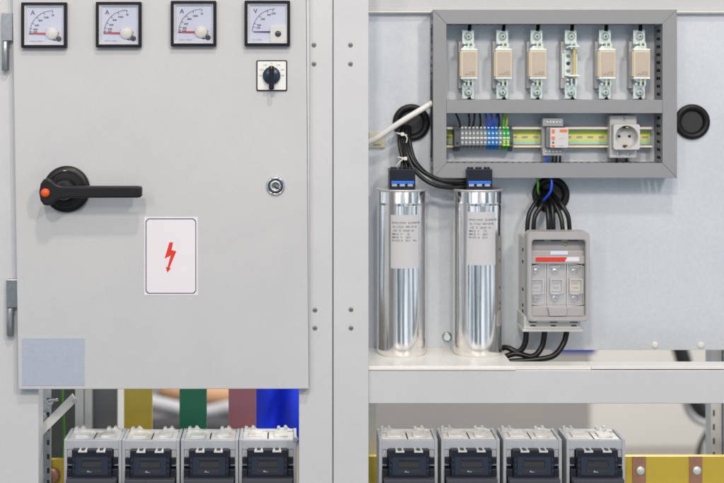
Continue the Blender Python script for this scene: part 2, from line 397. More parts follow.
# ------------------------------------------------------------------ meters
class SpM(Sp):
    def p(s, u, v, d): return Sp.p(s, u, v, d - 2.4)
def meter(u0, v0, volt, label):
    """u0, v0: top left of the bezel"""
    s0 = SpM(0)
    t = thing('voltmeter' if volt else 'ammeter', label, 'meter', s0.p(u0+22.7, v0+45.3, 0), None if volt else 'square ammeters in a row at the top of the door')
    w = 45.4
    bm = N(); ring(bm, s0, rrect(u0, u0+w, v0, v0+w, 1.0, 3), rrect(u0+3, u0+w-3, v0+3, v0+w-3, .5, 3), -3.8, 2.4)
    ring(bm, s0, rrect(u0+1.0, u0+w-1.0, v0+1.0, v0+w-1.0, .8, 3), rrect(u0+2.6, u0+w-2.6, v0+2.6, v0+w-2.6, .6, 3), -4.5, -3.7)
    obj('bezel', bm, M['bezel'], t)
    bm = N(); ring(bm, s0, rrect(u0+3.0, u0+w-3.0, v0+3.0, v0+w-3.0, .5, 3), rrect(u0+5.4, u0+w-4.6, v0+5, v0+w-5, .6, 3), -3.0, 1.2, din0=.3)
    obj('inner_frame', bm, M['mwhite'], t)
    bm = N(); box(bm, s0, u0+4.5, u0+w-4, v0+4.5, v0+w-4.5, 1.0, 1.6); dl = obj('dial', bm, M['dial'], t)
    bm = N()
    cx, cy = (u0+30.6, v0+31.0)
    R = 23.0
    ring_pts = [(cx - R*math.cos(a), cy - R*math.sin(a)) for a in [math.radians(i*90/24) for i in range(25)]]
    for a, b in zip(ring_pts, ring_pts[1:]):
        dx, dy = b[0]-a[0], b[1]-a[1]; l = math.hypot(dx, dy); nx, ny = -dy/l*.17, dx/l*.17
        prism(bm, s0, [(a[0]+nx, a[1]+ny), (b[0]+nx, b[1]+ny), (b[0]-nx, b[1]-ny), (a[0]-nx, a[1]-ny)], .75, .95)
    lab = ([('100', 13), ('200', 22), ('300', 45), ('400', 69), ('500', 84)] if volt else [('200', 5), ('400', 13), ('600', 27), ('800', 46), ('1000', 67), ('2k', 90)])
    for s, a in lab:
        ar = math.radians(a)
        for r0, r1 in ((R, R-2.4),):
            ax, ay = cx - r0*math.cos(ar), cy - r0*math.sin(ar); bx, by = cx - r1*math.cos(ar), cy - r1*math.sin(ar)
            nx, ny = math.sin(ar)*.25, -math.cos(ar)*.25
            prism(bm, s0, [(ax+nx, ay+ny), (bx+nx, by+ny), (bx-nx, by-ny), (ax-nx, ay-ny)], .7, .94)
        rr = R - 4.6 - (0.8 if len(s) > 3 else 0) - .6*math.cos(ar)
        text(bm, s0, s, cx - rr*math.cos(ar) + .3, cy - rr*math.sin(ar), 1.9, .72, bold=.045)
    for k in range(1, 20):
        ar = math.radians(k*4.5); r0, r1 = R, R-1
        ax, ay = cx - r0*math.cos(ar), cy - r0*math.sin(ar); bx, by = cx - r1*math.cos(ar), cy - r1*math.sin(ar)
        nx, ny = math.sin(ar)*.09, -math.cos(ar)*.09
        prism(bm, s0, [(ax+nx, ay+ny), (bx+nx, by+ny), (bx-nx, by-ny), (ax-nx, ay-ny)], .72, .96)
    text(bm, s0, 'V' if volt else 'A', u0+10.8, v0+10.4, 4.4, .7, bold=.035)
    text(bm, s0, 'CL. 1.5  50 Hz' if volt else 'CLASS 1.5  1000/5 A', u0+8, v0+38.8, 1.05, .7, align='LEFT', bold=.0)
    obj('scale_markings', bm, M['ink'], dl)
    if volt:
        bm = N(); prism(bm, s0, [(cx-22, cy-.5), (cx-4, cy-.75), (cx-4, cy+.65), (cx-22, cy+.1)], -.6, -.2); obj('needle', bm, M['navy'], t)
        bm = N(); prism(bm, s0, rrect(u0+25.6, u0+41.6, v0+24.6, v0+41.2, 2.2, 4), -1.6, .9, .4); obj('pivot_cover', bm, M['mwhite'], t)
        bm = N(); lathe(bm, s0, u0+33.4, v0+33, 0, [(3.0, -1.5), (3.0, -2.4), (2.4, -2.9), (0, -2.9)], n=28); box(bm, s0, u0+31.2, u0+35.6, v0+32.6, v0+33.4, -3.1, -2.8); obj('zero_screw', bm, M['blackg'], t)
    else:
        bm = N(); prism(bm, s0, [(cx-22.4, cy-.7), (cx-5, cy-.9), (cx-5, cy+.9), (cx-22.4, cy+.3)], -.8, -.3, mi=0)
        prism(bm, s0, [(cx-23.2, cy-.8), (cx-21.4, cy-.8), (cx-21.4, cy+.5), (cx-23.2, cy+.5)], -.9, -.2, mi=1); obj('needle', bm, [M['red'], M['ink']], t)
        bm = N(); prism(bm, s0, rrect(u0+24, u0+39.6, v0+25, v0+40.4, .8, 3), .2, .96); obj('corner_plate', bm, M['dial'], t)
        bm = N(); lathe(bm, s0, cx-.6, cy-.5, 0, [(6.2, .8), (6.2, -1.6), (5.6, -2.4), (0, -2.4)], n=40); obj('pivot_cover', bm, M['mwhite'], t)
        bm = N(); lathe(bm, s0, u0+37, v0+36.4, 0, [(2.6, .6), (2.6, -.8), (2, -1.3), (0, -1.3)], n=24)
        tube(bm, [s0.p(u0+37, v0+34.5, -.8), s0.p(u0+36.5, v0+32, -.9), s0.p(u0+36.8, v0+29.3, -.8)], .5*S, 8, mi=1)
        tube(bm, [s0.p(u0+31, v0+37.2, -.2), s0.p(u0+33.5, v0+37.6, -.3), s0.p(u0+35, v0+36.8, -.5)], .5*S, 8)
        obj('zero_screw', bm, [M['ink'], M['yellow']], t)
    bm = N(); box(bm, s0, u0+3.1, u0+w-3.1, v0+3.1, v0+w-3.1, -3.6, -3.2); obj('glass', bm, M['glass'], t)
    return t
meter(22.3, 2.7, False, 'first ammeter from the left, nearest the upper hinge, red needle at zero')
meter(96.6, 2.2, False, 'second ammeter from the left, middle one of the three with red needles')
meter(171.2, 1.2, False, 'third ammeter from the left, beside the voltmeter, red needle at zero')
meter(244.7, 1.0, True, 'square voltmeter marked V with dark needle, above the selector switch')

# selector switch
sw = thing('selector_switch', 'small square selector switch with dark knob under the voltmeter', 'switch', s0.p(271.8, 91, 0))
bm = N(); prism(bm, s0, rrect(256.4, 287.2, 60.2, 91, 1.6, 4), -1.6, 0, .3); obj('surround', bm, M['bezel'], sw)
bm = N(); prism(bm, s0, rrect(257.6, 286, 61.4, 89.8, .9, 4), -2.0, -1.55); fp = obj('face_plate', bm, M['mwhite'], sw)
bm = N()
for s, u, v in (('L1L2', 265.2, 65.2), ('0', 271.8, 63.6), ('L1N', 278.4, 65.2), ('L2L3', 261.7, 69.8), ('L2N', 282.4, 69.8), ('L3L1', 260.9, 75.6), ('L3N', 282.6, 75.6)):
    text(bm, s0, s, u, v, 1.5, -2.12, bold=.02, sx=.9)
obj('position_markings', bm, M['inkg'], fp)
bm = N(); lathe(bm, s0, 271.6, 75.6, 0, [(8.8, -1.9), (8.8, -4.6), (7.6, -5.8), (0, -5.8)], n=44); kn = obj('knob', bm, M['navy2'] if 'navy2' in M else M['blackg'], sw)
M['navy2'] = mat('switch_knob_navy', (0.012, 0.03, 0.065), 0.3)
kn.data.materials[0] = M['navy2']
bm = N(); prism(bm, s0, rrect(269, 274.2, 66, 89.6, 1.4, 4), -14, -5.6, .6); obj('grip', bm, M['bezel'], kn)
bm = N(); box(bm, s0, 271.2, 272, 66.6, 68.6, -14.3, -13.9); obj('pointer_mark', bm, M['copper'], kn)

# stickers
ws = N(); prism(ws, s0, rrect(144.2, 197.8, 216.9, 295.2, .5, 2), -.35, -.02)
wst = obj('warning_sticker', ws, M['paper']); tag(wst, 'white rectangular warning sticker with a red lightning arrow on the door', 'sticker')
def cham(u0, u1, v0, v1, c): return [(u0+c, v0), (u1-c, v0), (u1, v0+c), (u1, v1-c), (u1-c, v1), (u0+c, v1), (u0, v1-c), (u0, v0+c)]
ORG[wst.name] = ORG[wst.name]
bm = N(); ring(bm, s0, cham(145.7, 196.2, 218.5, 293.6, 2.6), cham(146.45, 195.45, 219.25, 292.85, 2.3), -.5, -.33); obj('border_line', bm, M['navy2'], wst)
zz = [(95, 265), (106.5, 265), (101.5, 290), (117, 293.5), (95, 346.5), (99.5, 348.5), (88, 362), (83.5, 344), (88.5, 345.5), (99, 307.5), (79.5, 317)]
bm = N(); prism(bm, s0, [(140+x/3.22, 160+y/3.22) for x, y in zz], -.55, -.33); obj('lightning_arrow', bm, M['signred'], wst)
bm = N(); prism(bm, s0, rrect(22, 84.6, 338.2, 385.6, .9, 3), -.4, -.02); tag(obj('blank_sticker', bm, M['foil']), 'blank dimpled blue-grey sticker at the lower left corner of the door', 'sticker')

# ------------------------------------------------------------------ right cabinet
rc = thing('electrical_cabinet', 'open light grey cabinet holding the cylinders and fuse frame, without a door', 'cabinet', Sp(13).p(540, FV, 13))
bm = N(); box(bm, s12, 333.4, 368.6, -60, FV, 13, 40, .9); p2 = obj('post', bm, M['coatf'], rc)
for u, v in ((350.5, 45), (350.5, 64), (351, 309.5), (351, 328)): screw(s12, u, v, 13, p2, m='screwg')
s20 = Sp(20); PD = 130; sp_ = Sp(PD)
bm = N(); box(bm, s20, 368, 980, 370.4, 403.6, 20, 46, 1.0, seg=3); obj('crossbeam', bm, M['coatf'], rc)
bm = N(); box(bm, s20, 592, 980, 366.6, 369.6, 21.5, 46, .6, seg=3); box(bm, s20, 368.5, 592, 366.6, 370.2, 23, 46, .6, seg=3); obj('beam_lip', bm, M['white'], rc)
bm = N(); box(bm, sp_, 340, 980, 13.4, 350, PD, PD+5, .4); mp = obj('mounting_plate', bm, M['zinc'], rc)
for u in (655, 701):  # white discs stand for bright background showing through the plate holes
    bm = N(); lathe(bm, sp_, u, 345, 0, [(3.2, PD), (3.2, PD-.8), (2.6, PD-1.2), (0, PD-1.2)], n=24); obj('bright_hole', bm, M['white'], mp)
bm = N(); box(bm, sp_, 340, 980, -60, 10.6, PD-6, PD+10, .6); obj('top_panel', bm, M['coat'], rc)
bm = N(); box(bm, sp_, 340, 980, 10.9, 13.0, PD-9, PD+6, .5); obj('top_lip', bm, M['white'], rc)
# capacitor shelf
a = s20.p(368, 370.2, 23)
bm = N(); sh = Sp(20)
zt = s20.p(0, 369.8, 0).z
def wbox(bm, x0, x1, y0, y1, z0, z1, bev=0, mi=0):
    t = bmesh.new(); bmesh.ops.create_cube(t, size=1)
    for v in t.verts: v.co = Vector((x0 if v.co.x < 0 else x1, y0 if v.co.y < 0 else y1, z0 if v.co.z < 0 else z1))
    if bev: bmesh.ops.bevel(t, geom=t.edges[:], offset=bev, segments=2, affect='EDGES', profile=.6)
    merge(bm, t, mi)
sx0 = s20.p(366, 0, 0).x; sx1 = s20.p(515.5, 0, 0).x
zs = s20.p(0, 368.2, 0).z
wbox(bm, sx0, sx1, 19.0*S, 129.5*S, zs-.003, zs, .0006)
shelf = obj('shelf', bm, M['white'], rc)
for u in (400.5, 457.5):
    bm = N(); x = s20.p(u, 0, 0).x
    lathe_c = Vector((x, 27*S, zs))
    t = bmesh.new(); bmesh.ops.create_cone(t, cap_ends=True, segments=16, radius1=2.2*S, radius2=2.2*S, depth=.0008)
    for v in t.verts: v.co += lathe_c + Vector((0, 0, .0006))
    merge(bm, t); obj('shelf_screw', bm, M['inkg'], shelf)
bm = N(); box(bm, Sp(240), 711, 722, 300, 700, 240, 262, .6)
for v in (410, 424, 438, 452): box(bm, Sp(240), 713, 714.6, v, v+6, 239.5, 239.9, mi=1)
obj('rear_upright', bm, [M['coatf'], M['slot']], rc)
bm = N(); box(bm, Sp(240), 722.5, 760, 300, 700, 225, 262, .6); obj('rear_upright', bm, M['steel'], rc)
bm = N(); box(bm, s60, 372, 980, 560, 640, 45, 120, 1); obj('support_rail', bm, M['coatf'], rc)
bm = N(); box(bm, Sp(120), 366, 376.5, 380, 900, 120, 130, 1); obj('inner_upright', bm, M['white'], rc)
# hex bolt on the plate between the cylinders
bt = thing('bolt', 'shiny hexagonal bolt low on the plate between the two cylinders', 'bolt', sp_.p(446.5, 341, PD))
bm = N(); lathe(bm, sp_, 446.8, 336.6, 0, [(4.8, PD-.2), (4.8, PD-1.2), (0, PD-1.2)], n=26); obj('washer', bm, M['steel'], bt)
bm = N(); lathe(bm, sp_, 446.8, 336.6, 0, [(3.9, PD-1.3), (3.9, PD-5), (3.2, PD-5.8), (0, PD-5.8)], n=6, smooth=False); obj('head', bm, M['silver'], bt)

# ------------------------------------------------------------------ duct frame
FD = 94; sf = Sp(FD)
df = thing('wiring_duct_frame', 'grey plastic wiring duct frame with crossbar around the fuses and rail', 'wiring duct', sf.p(555, 178, 130))
O = (433.2, 677, 9.6, 178); I = (446.4, 662.6, 24, 163.2)
def duct(poly, name='duct'):
    bm = N(); prism(bm, sf, poly, FD, FD+5, .35); return bm
g = .12
parts = {
 'top':  [(O[0]+g, O[2]), (O[1]-g, O[2]), (I[1]-g, I[2]), (I[0]+g, I[2])],
 'bot':  [(I[0]+g, I[3]), (I[1]-g, I[3]), (O[1]-g, O[3]), (O[0]+g, O[3])],
 'left': [(O[0], O[2]+g), (I[0], I[2]+g), (I[0], I[3]-g), (O[0], O[3]-g)],
 'right':[(I[1], I[2]+g), (O[1], O[2]+g), (O[1], O[3]-g), (I[1], I[3]-g)],
 'mid':  [(I[0]+.1, 99.8), (I[1]-.1, 99.8), (I[1]-.1, 113.2), (I[0]+.1, 113.2)]}
def wall_h(bm, v0, v1, u0, u1):   # horizontal wall (thin in v) with finger slots
    box(bm, sf, u0, u1, v0, v1, FD+5, FD+7); box(bm, sf, u0, u1, v0, v1, PD-6, PD-.3)
    u = u0
    while u < u1 - 3:
        box(bm, sf, u, min(u+4.0, u1), v0, v1, FD+7, PD-6); u += 7.0
def wall_v(bm, u0, u1, v0, v1):
    box(bm, sf, u0, u1, v0, v1, FD+5, FD+10); box(bm, sf, u0, u1, v0, v1, PD-10, PD-.3)
    v = v0
    while v < v1 - 3:
        box(bm, sf, u0, u1, v, min(v+4.9, v1), FD+10, PD-10); v += 8.0
for k, poly in parts.items():
    bm = duct(poly); cover = obj('duct_cover', bm, M['duct'], df)
    bm = N()
    if k == 'top': wall_h(bm, O[2]+.3, O[2]+1.2, O[0]+1, O[1]-1); wall_h(bm, I[2]-1.2, I[2]-.2, I[0], I[1])
    if k == 'bot': wall_h(bm, O[3]-1.2, O[3]-.3, O[0]+1, O[1]-1); wall_h(bm, I[3]+.2, I[3]+1.2, I[0], I[1])
    if k == 'mid': wall_h(bm, 100, 101, I[0], I[1]); wall_h(bm, 112, 113, I[0], I[1])
    if k == 'left': wall_v(bm, O[0]+.3, O[0]+1.2, O[2]+1.3, O[3]-1.3); wall_v(bm, I[0]-1.2, I[0]-.2, I[2], I[3])
    if k == 'right': wall_v(bm, O[1]-1.2, O[1]-.3, O[2]+1.3, O[3]-1.3); wall_v(bm, I[1]+.2, I[1]+1.2, I[2], I[3])
    obj('slotted_wall', bm, M['duct'], df)

for a, b, l in ((439.8, 'v', 'left upright'), (669.8, 'v', 'right upright')):  # unseen wires added so the upright slots look dark inside
    bm = N()
    for k in range(15):
        P = [sf.p(a - 4.6 + 2.3*(k % 5) + random.uniform(-.5, .5), v, 106 + 7*(k // 5) + random.uniform(-1.5, 1.5)) for v in range(27, 164, 22)]
        tube(bm, P, 2.3*S)
    tag(obj('duct_fill_wires', bm, M['cable'], None), 'added dark wires filling the %s of the grey duct frame to darken its slots' % l, 'wires', None, 'stuff')

for vv, l in ((16.8, 'top bar'), (106.5, 'crossbar'), (170.6, 'bottom bar')):  # unseen wires added to stop light leaking through the bar slots
    bm = N()
    for k in range(15):
        P = [sf.p(u, vv - 4.4 + 2.2*(k % 5) + random.uniform(-.4, .4), 106 + 7*(k // 5) + random.uniform(-1.5, 1.5)) for u in range(448 if vv == 106.5 else 440, 662 if vv == 106.5 else 670, 26)]
        tube(bm, P, 2.2*S, 8, sub=4)
    tag(obj('duct_fill_wires', bm, M['cable'], None), 'added dark wires filling the %s of the grey duct frame to block light through its slots' % l, 'wires', None, 'stuff')

# ------------------------------------------------------------------ fuse holders and fuses
sh_ = Sp(118)
def make_holder():
    u = 467.7
    t = thing('fuse_holder', 'x', 'fuse holder', sh_.p(u, 98.5, PD), 'fuse holders in a row inside the duct frame')
    bm = N(); box(bm, sh_, u-9.2, u+6.5, 41.5, 88.5, 118, 129.6, .7); box(bm, sh_, u-6, u+4, 38, 92, 121, 129.6, .4); obj('base', bm, M['fbase'], t)
    for top in (1, 0):
        v0, v1 = (30.2, 44.5) if top else (84.5, 98.8)
        bm = N(); box(bm, sh_, u-5.8, u+5.8, v0, v1, 114, 116.4, .3)
        # jaws that grip the blade
        a, b = (42.5, 49.5) if top else (78.8, 86)
        box(bm, sh_, u-1.6, u-.4, a, b, 103, 115, .2); box(bm, sh_, u+2.6, u+3.8, a, b, 103, 115, .2)
        box(bm, sh_, u-5.2, u-3.0, a+.5, b-.8, 108, 115, .2); box(bm, sh_, u+4.4, u+6.2, a+1.5, b-1.6, 110, 115, .2)
        c = obj('terminal', bm, M['silver'], t)
        vb = 36.6 if top else 92.4
        bm = N(); lathe(bm, sh_, u, vb, 0, [(4.1, 114), (4.1, 113), (0, 113)], n=28); lathe(bm, sh_, u, vb, 0, [(2.9, 113), (2.9, 110), (2.4, 109.4), (0, 109.4)], n=6, smooth=False)
        lathe(bm, sh_, u, vb, 0, [(1.3, 109.4), (1.2, 108.3), (0, 108.0)], n=14, mi=1)
        obj('bolt', bm, [M['silver'], M['tgrey']], c)
        bm = N(); lathe(bm, sh_, u-4, a+3, 0, [(1.5, 110), (1.3, 108), (0, 108)], n=12); obj('clip_screw', bm, M['slot'], c)
    return t
h0 = make_holder()
fs = Sp(100)
def make_fuse():
    u = 469
    t = thing('fuse', 'x', 'fuse', fs.p(u, 77.6, 116), 'cream ceramic fuses plugged into the holders')
    bm = N(); prism(bm, fs, rrect(u-8.2, u+8.6, 50.6, 77.4, 1.0, 3), 99.5, 113, 1.0, seg=3); b = obj('ceramic_body', bm, M['fbody'], t)
    bm = N(); prism(bm, fs, rrect(u-6.2, u+7.0, 52.2, 76, .8, 3), 99.2, 99.6); 
    text(bm, fs, 'gG 160A', u+3.2, 72.2, 1.0, 99.05, mi=1, bold=.02); text(bm, fs, 'NH00 500V 120kA', u+.9, 74.3, .9, 99.05, mi=1, bold=.03)
    f = obj('face_print', bm, [M['ceram'], M['inkg']], b)
    bm = N(); box(bm, fs, u-9.0, u-8.25, 51.5, 76.5, 101, 112, .2); obj('side_strip', bm, M['cream'], b)
    for v0, v1 in ((49.0, 50.5), (77.5, 79.0)):
        bm = N(); box(bm, fs, u-8.0, u+8.6, v0, v1, 99.8, 113, .3)
        prism(bm, fs, [(u-7, v0), (u+8, v0), (u+4, v0-3.2), (u-3, v0-3.2)] if v0 < 60 else [(u-3, v1+3.2), (u+4, v1+3.2), (u+8, v1), (u-7, v1)], 107, 109, .2)
        obj('end_plate', bm, M['silver'], t)
    for v0, v1 in ((42.3, 49), (79, 86)):
        bm = N(); box(bm, fs, u-.6, u+1.4, v0, v1, 104, 116, .2); obj('blade', bm, M['brass'], t)
    return t
f0 = make_fuse()
hb_, wt = [], []
for i in range(6):
    dx = 34.12*i
    h = h0 if i == 0 else copy_tree(h0)
    h.location = ORG[h0.name] + Vector((sh_.l(dx), 0, 0))
    h['label'] = 'empty silver fuse holder with a bare vertical blade, fourth from the left' if i == 3 else \
        f'{ORD[i]} fuse holder from the left, silver terminals on a grey base holding a fuse'
    if i != 3:
        f = f0 if i == 0 else copy_tree(f0)
        f.location = ORG[f0.name] + Vector((sh_.l(dx) , 0, 0))
        f['label'] = ['cream ceramic fuse at the far left of the row', 'cream ceramic fuse second from the left', 'cream ceramic fuse just left of the empty holder', '',
                      'cream ceramic fuse just right of the empty holder', 'cream ceramic fuse at the far right of the row'][i]
    else:
        u = 467.7+dx
        ORG[h.name] = Vector(h.location)
        bm = N(); box(bm, sh_, u+1.2, u+3.4, 46.5, 78.5, 106, 108.2, .2); obj('solid_link', bm, M['brass'], h)
        bm = N()
        box(bm, sh_, u-4, u+7, 46.2, 47.6, 103, 116, .3); box(bm, sh_, u-4, u+7, 75.2, 76.6, 103, 116, .3)
        box(bm, sh_, u-8.4, u-6.6, 54, 78, 115, 117.8, .2); box(bm, sh_, u-6, u+.4, 50, 76, 116.4, 117.9, .2)
        box(bm, sh_, u+4.6, u+6, 54, 76, 111, 117.8, .2)
        obj('clip_plate', bm, M['silver'], h)
        for v in (56, 63.5, 71):
            bm = N(); lathe(bm, sh_, u-2.2, v, 0, [(2, 116.3), (1.8, 115.9), (0, 115.9)], n=18); obj('base_screw', bm, M['slot'] if v == 63.5 else M['tgrey'], h)
    # black wires leaving at top and bottom
    u = 467.7 + dx
    for top in (1, 0):
        bm = N()
        pts = [sh_.p(u+1.5, 18, 118), sh_.p(u+1.8, 26, 116), sh_.p(u+.9, 31.5, 114)] if top else [sh_.p(u+.6, 97.2, 114), sh_.p(u+2.2+random.uniform(-1, 1), 100, 116), sh_.p(u+2.5, 106, 118)]
        tube(bm, pts, 1.9*S*1.08)
        tag(obj('wire', bm, M['cable']), f"short black wire {'above' if top else 'below'} the {ORD[i]} fuse holder from the left", 'wire', 'black wires at the fuse holders')

# ------------------------------------------------------------------ DIN rail
RD = 122; sr = Sp(RD)
rl = thing('mounting_rail', 'iridescent zinc mounting rail carrying terminals, relay and socket', 'mounting rail', sr.p(549, 147, PD))
bm = N()
box(bm, sr, 446, 651.4, 129.5, 145.0, 127, 128.2)       # web
box(bm, sr, 446, 651.4, 127, 129.2, 117, 118, .15); box(bm, sr, 446, 651.4, 145.3, 147.2, 117, 118, .15)
obj('rail', bm, M['rail'], rl)
bm = N(); box(bm, sr, 446, 651.4, 128.85, 129.9, 117.6, 128.0); box(bm, sr, 446, 651.4, 144.6, 145.5, 117.6, 128.0); obj('rail_fold_shade', bm, M['tdark'], rl)  # dark strips: shade along the rail lips, put into the colour
for k in range(19):
    u = 449 + k*10.95
    bm = N(); prism(bm, sr, rrect(u-3, u+3, 136.3, 138.3, 1.0, 3), 126.6, 126.95); obj('slot', bm, M['dgrey'], rl)

# terminals
TD = 104; st = Sp(TD)
def stepped(bm, sp, u0, u1, v0, v1, mi=0):
    """terminal slice: side profile stepped towards the front"""
    t = bmesh.new(); h = v1-v0
    prof = [(v0, 122), (v0, 112), (v0+h*.12, 110), (v0+h*.2, 104), (v0+h*.8, 104), (v0+h*.86, 109), (v1, 112), (v1, 122)]
    A = [t.verts.new(sp.p(u0, v, d)) for v, d in prof]; B = [t.verts.new(sp.p(u1, v, d)) for v, d in prof]
    t.faces.new(A); t.faces.new(B[::-1]); n = len(prof)
    for i in range(n): t.faces.new((A[i], A[(i+1) % n], B[(i+1) % n], B[i]))
    bmesh.ops.recalc_face_normals(t, faces=t.faces[:])
    bmesh.ops.bevel(t, geom=[e for e in t.edges], offset=.25*S, segments=1, affect='EDGES')
    merge(bm, t, mi)
def terminal(u, m, label):
    t = thing('terminal_block', label, 'terminal block', st.p(u+1.9, 150, 122), 'narrow terminal blocks clipped side by side on the rail')
    bm = N(); stepped(bm, st, u+.12, u+3.72, 126.2, 150.2); b = obj('body', bm, M[m], t)
    bm = N()
    for v in (133.3, 142.4): prism(bm, st, rrect(u+1.1, u+2.8, v-.9, v+.9, .4, 2), 103.4, 104.1)
    box(bm, st, u+1.0, u+3.0, 127.2, 128.6, 107.5, 112)
    obj('screw_heads', bm, M['silver'], t)
    bm = N(); box(bm, st, u+.5, u+3.5, 137.2, 138.7, 103.2, 104.1); obj('marker_tag', bm, M['mwhite'], t)
    if m == 'tgreen':
        bm = N(); box(bm, st, u+.4, u+3.4, 139.8, 141.2, 103.5, 104.1); box(bm, st, u+.4, u+3.4, 144, 145.8, 103.5, 104.1); obj('yellow_stripe', bm, M['tyel'], t)
names = ['tgrey']*7 + ['tblue']*3 + ['tgrey'] + ['tgreen']*2
lab = [f'{ORD[i]} grey terminal block counted from the left end bracket' for i in range(7)] + \
      ['leftmost of the three blue terminal blocks', 'middle one of the three blue terminal blocks', 'rightmost of the three blue terminal blocks', 'single grey terminal block between the blue and the green ones',
       'left one of the two green and yellow terminal blocks', 'right one of the two green and yellow terminal blocks']
for i in range(13): terminal(460.5 + 3.8*i, names[i], lab[i])
for u0, u1, l in ((454.4, 460.4, 'wide dark grey end bracket at the left of the terminal row'), (509.9, 513.2, 'narrow dark grey end bracket right of the green terminal blocks')):
    t = thing('end_bracket', l, 'end bracket', st.p(u0, 151.5, 122))
    bm = N(); stepped(bm, st, u0, u1, 126.6, 151.8); obj('body', bm, M['tdark'], t)
    bm = N(); lathe(bm, st, (u0+u1)/2, 143, 0, [(1.1, 103.7), (1, 103.2), (0, 103.2)], n=16); obj('screw', bm, M['slot'], t)
wires = [(456.5, 461.6, 'cable'), (469.3, 469.6, 'cable'), (475.2, 473, 'cable'), (480.4, 480.8, 'cable'), (486.2, 488.6, 'bluew'), (492, 492.2, 'bluew'), (497.2, 495, 'bluew'), (498.8, 499.8, 'cable'), (503.6, 504, 'greenw'), (508, 506.4, 'yelw')]
M['yelw'] = mat('yellow_green_wire', (0.42, 0.52, 0.03), 0.4)
cn = {'cable': 'black', 'bluew': 'blue', 'greenw': 'green', 'yelw': 'yellow-green'}; cnt = {}
for a, b, m in wires:
    bm = N(); tube(bm, [st.p(a, 108, 112), st.p(a+.2, 114, 110), st.p((a+b)/2+.6, 121, 109), st.p(b, 128.5, 111)], 1.0*S*1.07)
    i = cnt.get(m, 0); cnt[m] = i+1
    l = f'{ORD[i]} {cn[m]} wire from the left dropping from the crossbar into the terminals' if m in ('cable', 'bluew') else f'{cn[m]} earth wire dropping into the green terminal blocks'
    tag(obj('wire', bm, M[m]), l, 'wire', 'wires dropping into the terminal blocks')

# relay
qd = 100; sq = Sp(qd)
rel = thing('relay_module', 'small grey relay with orange squares on a white cover, middle of the rail', 'relay', sq.p(555, 156, 122))
bm = N(); box(bm, sq, 543.8, 564.4, 118.2, 156, 112, 122, .5); box(bm, sq, 543.8, 564.4, 118.2, 126.5, 107, 112.2, .4); box(bm, sq, 543.8, 564.4, 148.6, 156, 107, 112.2, .4)
obj('body', bm, M['dgrey'], rel)
bm = N()
for k in range(5):
    lathe(bm, sq, 548.6+k*3.2, 122.4, 0, [(1.3, 107), (1.3, 106.4), (0, 106.4)], n=14); lathe(bm, sq, 547.6+k*3.5, 151.8, 0, [(1.3, 107), (1.3, 106.4), (0, 106.4)], n=14)
obj('terminal_screws', bm, M['silver'], rel)
bm = N(); box(bm, sq, 546.6, 566.4, 127.5, 147.8, 101, 112.5, .6); obj('shoulder', bm, M['tgrey'], rel)
bm = N(); prism(bm, sq, rrect(549.4, 567.4, 127.8, 147.6, .7, 3), 94.5, 101.2, .5); fc = obj('cover', bm, M['lgrey'], rel)
bm = N()
for v0, v1 in ((129.2, 133.2), (136.2, 139.8), (144.8, 147)): box(bm, sq, 550.6, 553.8, v0, v1, 94.2, 94.6)
prism(bm, sq, rrect(558.6, 566.4, 129.2, 131.9, 1, 3), 94.0, 94.6)
obj('orange_marks', bm, M['orange2'], fc)
bm = N(); lathe(bm, sq, 552.2, 142.3, 0, [(1.2, 94.4), (1.1, 94), (0, 94)], n=16); text(bm, sq, 'L1 L2 L3 N', 560.5, 138.4, .8, 94.3, bold=.0); text(bm, sq, 'PHASE 400V', 560.3, 145.6, .7, 94.3)
obj('print', bm, M['inkg'], fc)
for i, (a, m) in enumerate(((549, 'bluew'), (554.6, 'cable'), (558.4, 'cable'), (562, 'cable'))):
    bm = N(); tube(bm, [sq.p(a, 154, 112), sq.p(a, 159, 111), sq.p(a-.6, 168, 112)], 1.3*S*1.07)
    tag(obj('wire', bm, M[m]), 'short blue wire under the relay' if m == 'bluew' else f'{ORD[i-1]} short black wire from the left under the relay', 'wire', 'wires under the relay')
# socket
so = thing('power_socket', 'grey two-pin round power socket at the right end of the rail', 'socket', sq.p(625, 158, 122))
bm = N(); box(bm, sq, 611.5, 638.6, 115.6, 158.4, 112, 122, .6); box(bm, sq, 611.5, 638.6, 115.6, 158.4, 108, 112.3, 1.0, seg=3); obj('base', bm, M['sockg'], so)
bm = N(); ring(bm, sq, [(625.9+13.2*max(-1, min(1, 1.35*math.cos(a))), 136.8+12.6*max(-1, min(1, 1.35*math.sin(a)))) for a in [2*PI*i/48 for i in range(48)]], circ(625.9, 136.8, 11.3, 48), 96, 108)
fr = obj('face_frame', bm, M['sockg'], so)
bm = N(); lathe(bm, sq, 625.9, 136.8, 0, [(11.2, 107), (0, 107)], n=48, cap=False)
lathe(bm, sq, 625.9, 136.8, 0, [(11.25, 96.6), (10.9, 107)], n=48, cap=False); obj('round_recess', bm, M['sockg'], so)
for u in (620.6, 631): 
    bm = N(); lathe(bm, sq, u, 136.6, 0, [(1.5, 106.9), (1.4, 106.6), (0, 106.6)], n=18); obj('pin_hole', bm, M['slot'], so)
for v in (127, 146.8):
    bm = N(); box(bm, sq, 624.4, 627.6, v-1.6, v+1.6, 99, 106.8, .3); box(bm, sq, 625.6, 627.9, v-.5, v+1, 98.4, 99.1, mi=1); obj('earth_clip', bm, [M['slot'], M['brass']], so)
for u, v in ((625.6, 119.5), (620.6, 154.2), (630.8, 154.2)):
    bm = N(); lathe(bm, sq, u, v, 0, [(2.2, 108), (2.1, 107.2), (0, 107.2)], n=20); lathe(bm, sq, u, v, 0, [(.8, 107.2), (.7, 106.8), (0, 106.8)], n=12, mi=1)
    obj('screw', bm, [M['silver'], M['slot']], so)
